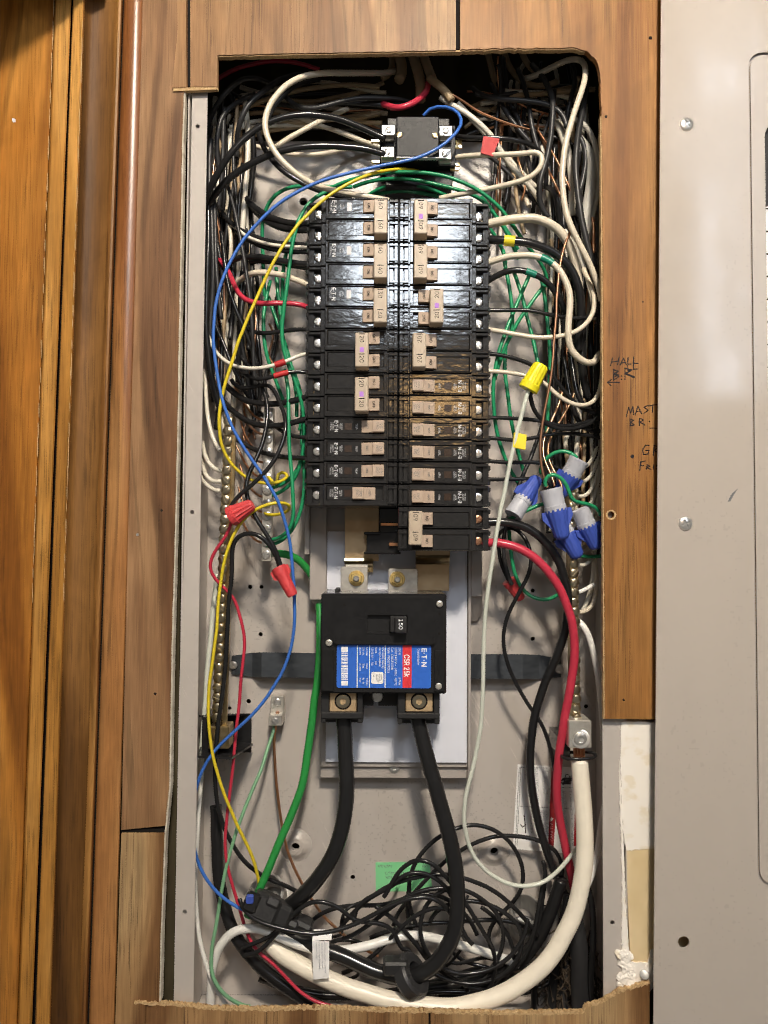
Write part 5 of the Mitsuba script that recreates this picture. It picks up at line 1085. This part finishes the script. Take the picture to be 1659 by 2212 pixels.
bundle(1195, 1262, 760, 1180, 12, [BK, OC, DL, WH, OC, TN], 23, *lb('right'))
bundle(530, 600, 560, 960, 8, [BK, OC, DL, OC], 24, *lb('left'), d=(70, 94))
lg = [
 ('long dull black wire hanging free in the left gutter', DL, 1.8, [44, 34, 36, 44], [(490, 400), (503, 431), (512, 488), (527, 560), (536, 608), (542, 662), (545, 722), (548, 788), (552, 830)]),
 ('dull black wire down the left wall behind the blue wire', DL, 2.0, [50, 40, 44], [(462, 380), (464, 482), (466, 542), (470, 610), (478, 690)]),
 ('black wire slanting behind the yellow wire on the left', BK, 2.0, [50, 44, 50], [(478, 500), (484, 545), (490, 590), (500, 650), (520, 690), (540, 740), (556, 790)]),
 ('black wire low in the left gutter crossing the blue wire', BK, 1.9, [56, 50, 56], [(462, 690), (474, 724), (487, 756), (502, 786), (520, 830), (540, 860)]),
 ('black cable against the left flange', BK, 3.0, [44, 40, 50], [(449, 430), (450, 500), (448, 600), (446, 700), (450, 780), (462, 840), (480, 890)]),
 ('black cable bowing beside the left flange', DL, 2.6, [50, 44, 56], [(456, 300), (454, 380), (456, 470), (460, 560), (460, 640), (452, 720), (456, 790)]),
]
for lab, m, r, dep, pts in lg:
    wire(lab, m, r, dep, pts)
rg = [
 ('white wire at the right wall beside the blue connectors', WH, 2.2, [60, 56, 60], [(1276, 930), (1282, 1000), (1278, 1080), (1284, 1160), (1280, 1240), (1272, 1290), (1258, 1320)]),
 ('cream wire curling from the right wall into the neutral bar', CR, 2.0, [56, 50, 46], [(1284, 1200), (1288, 1240), (1286, 1280), (1278, 1310), (1264, 1322), (1246, 1322)]),
 ('short white wire entering the right neutral bar', BR, 2.0, [40, 44], [(1244, 1280), (1256, 1277), (1270, 1270), (1284, 1262)]),
 ('black cable along the right flange beside the connectors', BK, 2.6, [50, 54, 60], [(1290, 700), (1286, 800), (1290, 900), (1286, 1000), (1292, 1100), (1288, 1200)]),
 ('black cable arcing low on the right wall', BK, 2.4, [50, 44, 50], [(1230, 760), (1240, 820), (1256, 870), (1276, 890), (1298, 880)]),
 ('second black cable arcing low on the right wall', BK, 2.2, [56, 48, 50], [(1216, 770), (1226, 830), (1242, 890), (1262, 925), (1296, 930)]),
 ('thick black cable beside the green taped wires', BK, 3.4, [44, 38, 44], [(1252, 640), (1258, 700), (1256, 760), (1262, 820), (1272, 860)]),
]
for lab, m, r, dep, pts in rg:
    wire(lab, m, r, dep, pts)

# ---- the tangle of thin black sensor cable at the bottom
coil = [
 ([40, 30, 34, 50], [(829, 1938), (859, 1890), (880, 1866), (904, 1857), (931, 1863), (955, 1884), (975, 1911), (1009, 1956), (1039, 2007), (1064, 2052), (1070, 2082), (1062, 2120), (1040, 2160)], 'black cable rising to the highest loop of the tangle then falling right'),
 ([60, 60, 66, 70, 70], [(900, 2000), (886, 1960), (883, 1930), (888, 1885), (907, 1848), (940, 1815), (979, 1791), (1021, 1782), (1063, 1792), (1099, 1818), (1120, 1854), (1129, 1890), (1124, 1926), (1108, 1952), (1080, 1972), (1060, 2010), (1068, 2060)], 'large round black loop reaching past the right dimple'),
 ([70, 76, 76, 70], [(850, 2000), (862, 1970), (880, 1945), (904, 1920), (943, 1881), (985, 1842), (1033, 1818), (1081, 1807), (1129, 1809), (1174, 1822), (1204, 1842), (1214, 1870), (1206, 1920), (1190, 1970)], 'black cable arching far right over the white sticker'),
 ([44, 40, 44, 50], [(740, 2030), (775, 2012), (800, 1995), (829, 1974), (868, 1941), (907, 1926), (964, 1921), (1009, 1926), (1039, 1941), (1066, 1962), (1084, 1995), (1086, 2028), (1078, 2062), (1050, 2100), (1010, 2118)], 'black cable of the tangle bending down at the middle right'),
 ([50, 44, 44, 60], [(735, 2004), (765, 1970), (800, 1938), (829, 1920), (868, 1902), (919, 1891), (979, 1893), (1021, 1902), (1063, 1923), (1105, 1956), (1147, 2001), (1160, 2022)], 'black cable running right into the lower conduit'),
 ([46, 40, 40, 46], [(990, 1918), (955, 1926), (928, 1947), (913, 1980), (910, 2016), (919, 2052), (945, 2083), (985, 2100), (1024, 2103), (1066, 2090), (1100, 2064), (1130, 2020), (1140, 1985)], 'black loop open to the right in the tangle'),
 ([52, 46, 46, 50], [(930, 1990), (955, 1960), (985, 1946), (1009, 1950), (1054, 1953), (1093, 1974), (1117, 1998), (1129, 2031), (1123, 2061), (1099, 2094), (1063, 2118), (1009, 2124), (958, 2112), (910, 2085), (880, 2050)], 'widest lower loop of the black tangle'),
 ([66, 60], [(884, 1920), (880, 1971), (889, 2010), (901, 2040), (930, 2080), (970, 2110)], 'short black cable falling inside the tangle'),
 ([44, 44, 50], [(810, 1958), (829, 1968), (853, 1986), (877, 2016), (901, 2046), (935, 2078), (980, 2112), (1040, 2140)], 'black cable slanting down right through the tangle'),
 ([60, 60, 64], [(800, 2026), (829, 2013), (874, 2004), (919, 1995), (958, 1991), (1009, 1993), (1060, 1986), (1110, 1992), (1135, 2004)], 'black cable lying level across the tangle'),
 ([30, 26, 26, 30, 34, 36], [(519, 1940), (520, 1952), (532, 1970), (558, 1990), (594, 2004), (636, 2012), (678, 2015), (720, 2012), (762, 1998), (790, 1987), (818, 1970), (860, 1948), (900, 1936), (950, 1950), (980, 1990)], 'black cable carrying the white paper tag'),
 ([46, 40, 34, 34, 40], [(528, 2066), (522, 2052), (532, 2042), (562, 2036), (594, 2014), (622, 1988), (650, 1962), (678, 1948), (706, 1949), (734, 1966), (765, 1986), (805, 1992), (850, 2016), (880, 2050)], 'black cable humping up left of the tangle'),
 ([44, 38, 40], [(526, 2062), (555, 2057), (580, 2033), (605, 2007), (630, 1985), (650, 1966)], 'short black cable crossing the white cable at the left'),
 ([60, 54, 50], [(660, 2000), (678, 1988), (706, 1968), (748, 1954), (790, 1958), (824, 1956), (862, 1942), (905, 1932), (960, 1940), (1000, 1970), (1030, 2020)], 'printed black cable reaching left from the tangle'),
 ([44, 40, 40], [(765, 1990), (768, 1978), (774, 1960), (796, 1939), (832, 1922), (866, 1896), (905, 1884), (940, 1896), (970, 1930), (990, 1980), (1020, 2040)], 'steep black cable at the left of the tangle'),
 ([50, 44, 40], [(740, 2102), (762, 2092), (790, 2074), (832, 2036), (862, 2012), (900, 1975), (940, 1960), (970, 1965)], 'black cable crossing in front of the thick cable at the bottom'),
 ([60, 60, 60], [(700, 2050), (712, 2040), (730, 2030), (770, 2034), (800, 2050)], 'short black cable behind the white tag'),
 ([64, 60, 64], [(1040, 1960), (1075, 1990), (1100, 2030), (1110, 2070), (1096, 2108), (1050, 2140), (1000, 2150)], 'black cable falling behind the widest loop'),
 ([70, 66, 66], [(1172, 1860), (1180, 1890), (1172, 1930), (1168, 1960), (1160, 2010), (1146, 2046), (1128, 2070)], 'thin black cable beside the sweeping thick cable'),
]
for dep, pts, lab in coil:
    wire(lab, BK, 1.95, dep, pts, 'cable', name='sensor_cable')

extra = [
 ('thick black cable lying low behind the cream neutral cable', BK, 4.6, [80, 76, 76, 80], [(840, 2160), (900, 2136), (980, 2128), (1060, 2108), (1120, 2074), (1160, 2020), (1180, 1960)]),
 ('black cable along the floor of the box', BK, 4.0, [86, 84, 86], [(560, 2110), (640, 2140), (740, 2150), (860, 2140), (960, 2120), (1040, 2090)]),
 ('black cable plunging into the bottom right corner', BK, 4.2, [70, 66, 66], [(1226, 1930), (1216, 1990), (1206, 2050), (1196, 2110), (1192, 2200)]),
 ('dull black cable leaning in the bottom right corner', DL, 5.0, [80, 76, 74], [(1250, 1960), (1236, 2030), (1222, 2100), (1216, 2200)]),
 ('thin black cable crossing the floor to the bottom right', BK, 2.2, [70, 66, 70], [(900, 2150), (980, 2140), (1060, 2150), (1140, 2140), (1200, 2110)]),
 ('thin black cable hanging in front of the right conduit', BK, 2.0, [60, 56, 56], [(1176, 1900), (1166, 1940), (1160, 1980), (1150, 2030), (1120, 2080), (1080, 2110)]),
 ('short black cable by the bottom edge', BK, 3.0, [60, 60], [(1152, 2120), (1154, 2150), (1150, 2200)]),
]
for lab, m, r, dep, pts in extra:
    wire(lab, m, r, dep, pts, 'cable', name='black_cable', n=12)
# bare copper and green ends landing on the left ground bar
for k in range(9):
    y = 905 + 33 * k + rng.uniform(-8, 8)
    wire('bare copper end landing on the left ground bar', OC if k % 2 else CU, 1.1, [80, 66, 56], [(520 + rng.uniform(-14, 14), y - 60 - rng.uniform(0, 40)), (536, y - 24), (556, y - 4), (574, y)], group='bare copper ends on the ground bar')
for k in range(8):
    y = 1010 + 30 * k
    wire('white wire end landing on the right neutral bar', WH, 1.8, [56, 50, 42], [(1290, y - 70 - rng.uniform(0, 30)), (1282, y - 24), (1266, y - 2), (1246, y)], group='white ends on the right neutral bar')
rr = random.Random(51)
for k in range(6):
    x, y = rr.uniform(700, 980), rr.uniform(1960, 2100)
    a, pts = rr.uniform(0, 6.28), []
    for i in range(8):
        pts.append((x, y))
        a += rr.uniform(-.9, 1.1)
        x, y = min(1150, max(740, x + 44 * math.cos(a))), min(2140, max(1900, y + 26 * math.sin(a)))
    wire('thin stray black cable in the bottom tangle', BK, rr.uniform(1.2, 1.8), [rr.uniform(40, 88) for _ in range(4)], pts, 'cable', 'thin stray black cables in the bottom tangle', 'sensor_cable')
# wires crowding the dark top of the box
def crowd(n, xs, ys, mats, seed, label, group, d):
    r = random.Random(seed)
    for k in range(n):
        m = mats[k % len(mats)]
        x0, x1 = r.uniform(xs[0], xs[0] + 40), r.uniform(xs[1] - 60, xs[1])
        y0, y1 = r.uniform(*ys), r.uniform(*ys)
        sag = r.uniform(-26, 22)
        pts = [(x0 + (x1 - x0) * t, y0 + (y1 - y0) * t + sag * math.sin(math.pi * t) + r.uniform(-7, 7)) for t in np.linspace(0, 1, 6)]
        wire(label[m], m, {CU: 1.1, OC: 1.1}.get(m, r.uniform(1.6, 2.5)), [r.uniform(*d) for _ in range(3)], pts, group=group[m])
tl = ({DL: 'dull black wire crossing the dark upper left', WH: 'white wire crossing the dark upper left', TN: 'brown wire crossing the dark upper left', OC: 'dull copper wire crossing the dark upper left', CU: 'bright copper wire crossing the dark upper left', CR: 'cream wire crossing the dark upper left', BK: 'glossy black wire crossing the dark upper left'}, {m: g + ' wires crossing the dark upper left' for m, g in ((DL, 'dull black'), (WH, 'white'), (TN, 'brown'), (OC, 'dull copper'), (CU, 'bright copper'), (CR, 'cream'), (BK, 'glossy black'))})
crowd(16, (490, 850), (180, 320), [CR, DL, WH, TN, DL, CU, CR, TN], 41, *tl, (62, 96))
tr_ = ({m: t.replace('upper left', 'upper right') for m, t in tl[0].items()}, {m: t.replace('upper left', 'upper right') for m, t in tl[1].items()})
crowd(12, (1000, 1290), (150, 330), [DL, CR, DL, CU, WH, TN], 42, *tr_, (62, 96))
bundle(1060, 1262, 120, 520, 24, [DL, WH, BK, CU, DL, CR, BK, TN, WH, DL, CU], 43, {m: t.replace('crossing the dark upper left', 'hanging in the upper right tangle') for m, t in tl[0].items()}, {m: t.replace('crossing the dark upper left', 'hanging in the upper right tangle') for m, t in tl[1].items()}, d=(58, 94))
bundle(452, 520, 200, 640, 12, [DL, WH, BK, CR, DL, TN], 44, {m: t.replace('crossing the dark upper left', 'hanging in the upper left tangle') for m, t in tl[0].items()}, {m: t.replace('crossing the dark upper left', 'hanging in the upper left tangle') for m, t in tl[1].items()}, d=(50, 90))

# ================================================================== tape markers, wire nuts, connectors
def sleeve(label, P, f0, f1, r, mat, name='tape_marker', cat='tape marker'):
    n = len(P); seg = P[int(f0 * n):max(int(f1 * n), int(f0 * n) + 3)]
    seg = CubicSpline(np.arange(len(seg)), seg)(np.linspace(0, len(seg) - 1, 14))
    k = single(name, tube(seg, r / 1000 * (1 + 0.03 * np.sin(np.arange(14) * 2.1)), 14), mat, label, cat, smooth=40)
def span(P, xa, xb):
    xs = np.array([P[i][0] for i in range(len(P))])
    i0 = int(np.argmin(np.abs(xs - xa))); i1 = int(np.argmin(np.abs(xs[:] - xb)))
    return min(i0, i1) / len(P), max(i0, i1) / len(P)
def bandbox(label, pts, d, thick, mat):
    q = [at(x, y, d) for x, y in pts]
    single('tape_marker', hull(q + [p + np.array([0, thick / 1000, 0]) for p in q]), mat, label, 'tape marker', smooth=False)
X = lambda px, d=20: at(px, 800, d)[0]
sleeve('yellow tape on the thick black cable at the upper right', P_Y1, *span(P_Y1, X(1088), X(1123)), 4.8, 'm_tape_yellow')
sleeve('green tape on the cream wire at the right', P_G1[:60], *span(P_G1[:60], X(1165), X(1196)), 3.3, 'm_tape_green')
sleeve('green tape on the black wire at the right', P_G2, *span(P_G2, X(1135), X(1166)), 3.2, 'm_tape_green')
sleeve('red tape on the white wire at the left', P_R1, *span(P_R1, X(596), X(620)), 2.9, 'm_tape_red')
sleeve('red tape on the black wire at the left', P_R2, *span(P_R2, X(589), X(626)), 2.6, 'm_tape_red')
t = thing('tape_flag', 'red tape flag folded over the black wire right of the relay', 'tape flag')
for nm, q, d in (('fold', [(1044, 294), (1079, 299), (1077, 310), (1043, 305)], 20), ('tail', [(1043, 305), (1074, 310), (1066, 338), (1038, 330)], 19)):
    q = [at(x, y, d) for x, y in q]
    part(t, nm, hull(q + [p + np.array([0, .0012 if nm == 'tail' else .006, 0]) for p in q]), 'm_tape_red', False)
bandbox('yellow tape flag on the long pale wire', [(1111, 934), (1138, 939), (1135, 971), (1108, 966)], 6, 5, 'm_tape_yellow')

def wire_nut(label, mouth, tip, r0, r1, mat, rib=14, amp=.07, wings=False):
    t = thing('wire_nut', label, 'wire nut')
    prof = [(0.12, r0 * .55), (0.0, r0 * .8), (0.0, r0), (.22, r0 * 1.02), (.30, r0 * .92), (.6, (r0 + r1) / 2 * .97), (.93, r1), (1.0, r1 * .8)]
    k = part(t, 'shell', lathe(mouth, tip, [(s, r / 1000) for s, r in prof], 42, rib, amp), mat, 30)
    part(t, 'skirt', lathe(mouth, mouth + (tip - mouth) * .26, [(0, r0 * .9 / 1000), (.02, r0 * 1.06 / 1000), (.9, r0 * 1.06 / 1000), (1, r0 * .96 / 1000)], 28), mat, 40)
    if wings:
        w = tip - mouth; a = np.cross(w / np.linalg.norm(w), [0, 1, 0])
        for s in (-1, 1):
            q = [mouth + a * s * r0 * .7 / 1000, mouth + a * s * r0 * 1.4 / 1000 + w * .06, mouth + a * s * r0 * 1.35 / 1000 + w * .3, mouth + w * .42 + a * s * r0 * .6 / 1000]
            part(t, 'wing', hull([p + np.array([0, y, 0]) for p in q for y in (-.0012, .0012)]), mat, False)
    return t
wire_nut('ribbed red wire nut lying against the left neutral bar', at(497, 1117, 10), at(546, 1089, 8), 8.3, 5.0, 'm_nut_red')
wire_nut('smooth red winged wire nut hanging left of the main breaker', at(601, 1225, 14), at(633, 1287, 12), 6.2, 4.9, 'm_nut_red', 0, 0, True)
wire_nut('bright yellow wire nut in the right gutter', at(1140, 842, 8), at(1170, 788, 6), 8.3, 6.8, 'm_nut_yellow', 12, .05)
wire_nut('red wire nut hanging low beside the thick red cable', at(1098, 1254, 58), at(1126, 1294, 62), 6.0, 4.6, 'm_nut_red', 12, .06)

def connector(label, a, b, rg_, rb):
    """A grey collar with a blue ribbed cap and two side wings, from the wire end a to the closed end b."""
    t = thing('capped_connector', label, 'wire connector')
    m = a + (b - a) * .42
    part(t, 'collar', lathe(a, m + (b - a) * .05, [(0.06, rg_ * .7 / 1000), (0, rg_ * .9 / 1000), (0, rg_ / 1000), (.10, rg_ * 1.03 / 1000), (.16, rg_ * .985 / 1000), (.70, rg_ * .95 / 1000), (.72, rg_ * 1.0 / 1000), (.95, rg_ * .97 / 1000), (1, rg_ * .8 / 1000)], 26), 'm_cap_grey', 35)
    w = b - a
    side = np.cross(w / np.linalg.norm(w), [0, 1, 0.2]); side /= np.linalg.norm(side)
    part(t, 'cap', lathe(m - w * .02, b, [(0, rb * .9 / 1000), (.01, rb / 1000), (.12, rb * 1.02 / 1000), (.3, rb * .92 / 1000), (.62, rb * .78 / 1000), (.86, rb * .70 / 1000), (.96, rb * .5 / 1000), (1, rb * .2 / 1000)], 42, 14, .045), 'm_cap_blue', 35)
    for s in (-1, 1):
        q = [m + side * s * rb * .7 / 1000, m + side * s * rb * 1.38 / 1000, m + side * s * rb * 1.42 / 1000 + w * .14, m + w * .36 + side * s * rb * .75 / 1000]
        part(t, 'wing', hull([p + np.array([0, y, 0]) for p in q for y in (-.0017, .0017)]), 'm_cap_blue', False)
    return t
connector('blue capped grey connector in front of the others', at(1190, 1056, 8), at(1216, 1166, 8), 9.6, 9.4)
connector('blue capped grey connector pointing down left, highest one', at(1252, 992, 26), at(1208, 1072, 34), 9.2, 9.0)
connector('blue capped grey connector at the left, its grey mouth downwards', at(1108, 1114, 24), at(1162, 1030, 34), 8.4, 8.2)
connector('blue capped grey connector against the right flange', at(1252, 1100, 26), at(1290, 1186, 28), 8.6, 8.4)
connector('lowest blue capped grey connector pointing down', at(1204, 1120, 34), at(1250, 1206, 30), 8.6, 8.8)

# ---- sensors round the service cables, conduit fittings, dust
t = thing('current_sensor', 'black clamp sensor around the left service cable', 'current sensor')
def obox(c, u, size, b, tilt=0.0):
    """A rounded block centred at c, its long side along u in the wall plane, leaning by tilt."""
    m = bev(-size[0] / 2, size[0] / 2, -size[1] / 2, size[1] / 2, -size[2] / 2, size[2] / 2, b)
    u = np.asarray(u, float); u /= np.linalg.norm(u)
    w = np.cross(u, [0, 1, 0]); w /= np.linalg.norm(w); n = np.cross(w, u)
    w, n = w * math.cos(tilt) + n * math.sin(tilt), n * math.cos(tilt) - w * math.sin(tilt)
    return trimesh.Trimesh(m.vertices @ np.array([u, n, w]) + c, m.faces, process=False)
ua = at(640, 1990, 30) - at(540, 1945, 30)
part(t, 'jaw', join([obox(at(572, 1958, 40), ua, (.026, .026, .023), .003, .3), obox(at(606, 1972, 42), ua, (.020, .022, .019), .003, .2)]), 'm_matte_black', 25)
part(t, 'hinge', obox(at(544, 1946, 34), ua, (.013, .018, .017), .002, .3), 'm_black', 25)
part(t, 'jaw', join([obox(at(618, 1985, 44), ua, (.026, .018, .011), .003, -.2), obox(at(655, 1994, 46), ua, (.018, .016, .009), .0025, -.2)]), 'm_matte_black', 25)
part(t, 'latch', obox(at(590, 1948, 30), ua, (.012, .006, .008), .0015, .4), 'm_w_dull', 25)
part(t, 'blue_button', px_rr(531, 1936, 547, 1953, 23.5, 28, 4), 'm_cap_blue', False)
t = thing('current_sensor', 'black split ring sensor around the right service cable', 'current sensor')
c = at(888, 2108, 24); ax = np.array([.74, -.30, .60]); ax /= np.linalg.norm(ax)
def ring(c, ax, ri, ro, h, n=40):
    a = np.cross(ax, [0, 1, 0]); a /= np.linalg.norm(a); b = np.cross(ax, a)
    sec = [(ri, -h / 2), (ri, h / 2), (ro - .002, h / 2), (ro, h / 2 - .002), (ro, -h / 2 + .002), (ro - .002, -h / 2)]
    an = np.arange(n) * 2 * math.pi / n
    v = np.array([[c + (math.cos(t_) * a + math.sin(t_) * b) * r_ + ax * z_ for r_, z_ in sec] for t_ in an]).reshape(-1, 3)
    f = []
    for i in range(n):
        for j in range(6):
            p, q_, r_, s_ = i * 6 + j, i * 6 + (j + 1) % 6, ((i + 1) % n) * 6 + (j + 1) % 6, ((i + 1) % n) * 6 + j
            f += [(p, q_, r_), (p, r_, s_)]
    m = trimesh.Trimesh(v, f, process=False); m.fix_normals(); return m
part(t, 'ring', ring(c, ax, .0095, .0185, .013), 'm_w_dull', 40)
q = at(852, 2080, 26)
part(t, 'clasp', bev(q[0] - .010, q[0] + .012, .014, .030, q[2] - .006, q[2] + .006, .002), 'm_matte_black', 30)
t = thing('conduit_fitting', 'grey metal conduit fitting at the lower right back wall', 'conduit fitting')
a, b = at(1130, 2000, 101), at(1134, 1962, 72)
part(t, 'collar', lathe(a, b, [(0, .0150), (.3, .0150), (.32, .0138), (.6, .0138), (.62, .0148), (.95, .0145), (1, .0125), (.9, .0110), (.1, .0110)], 28), 'm_zinc', 35)
t = thing('conduit_fitting', 'grey metal conduit fitting at the lower left, behind the clamp sensor', 'conduit fitting')
a, b = at(592, 1950, 101), at(575, 1924, 74)
part(t, 'collar', lathe(a, b, [(0, .0175), (.3, .0175), (.32, .0155), (.6, .0155), (.62, .0170), (.95, .0168), (1, .0145), (.9, .0130), (.1, .0130)], 28), 'm_zinc', 35)
part(t, 'locknut', lathe(at(594, 1954, 99), at(590, 1948, 94), [(0, .0200), (.9, .0200), (1, .0185)], 12), 'm_zinc', False)
r = random.Random(31); bits = []
for _ in range(420):
    x, y = r.gauss(1225, 30), r.gauss(2120, 34)
    if y > 2195 or x > 1296: continue
    p = at(x, y, r.uniform(60, 96)); v = np.array([r.uniform(-1, 1) for _ in range(3)]); v *= r.uniform(.003, .012) / np.linalg.norm(v)
    bits.append(tube(np.array([p - v, p + np.array([r.uniform(-.002, .002)] * 3), p + v]), r.uniform(.00018, .0008), 4))
single('lint', join(bits), 'm_dust', 'dark lint and dry debris in the bottom right corner', 'debris', smooth=False, kind='stuff')
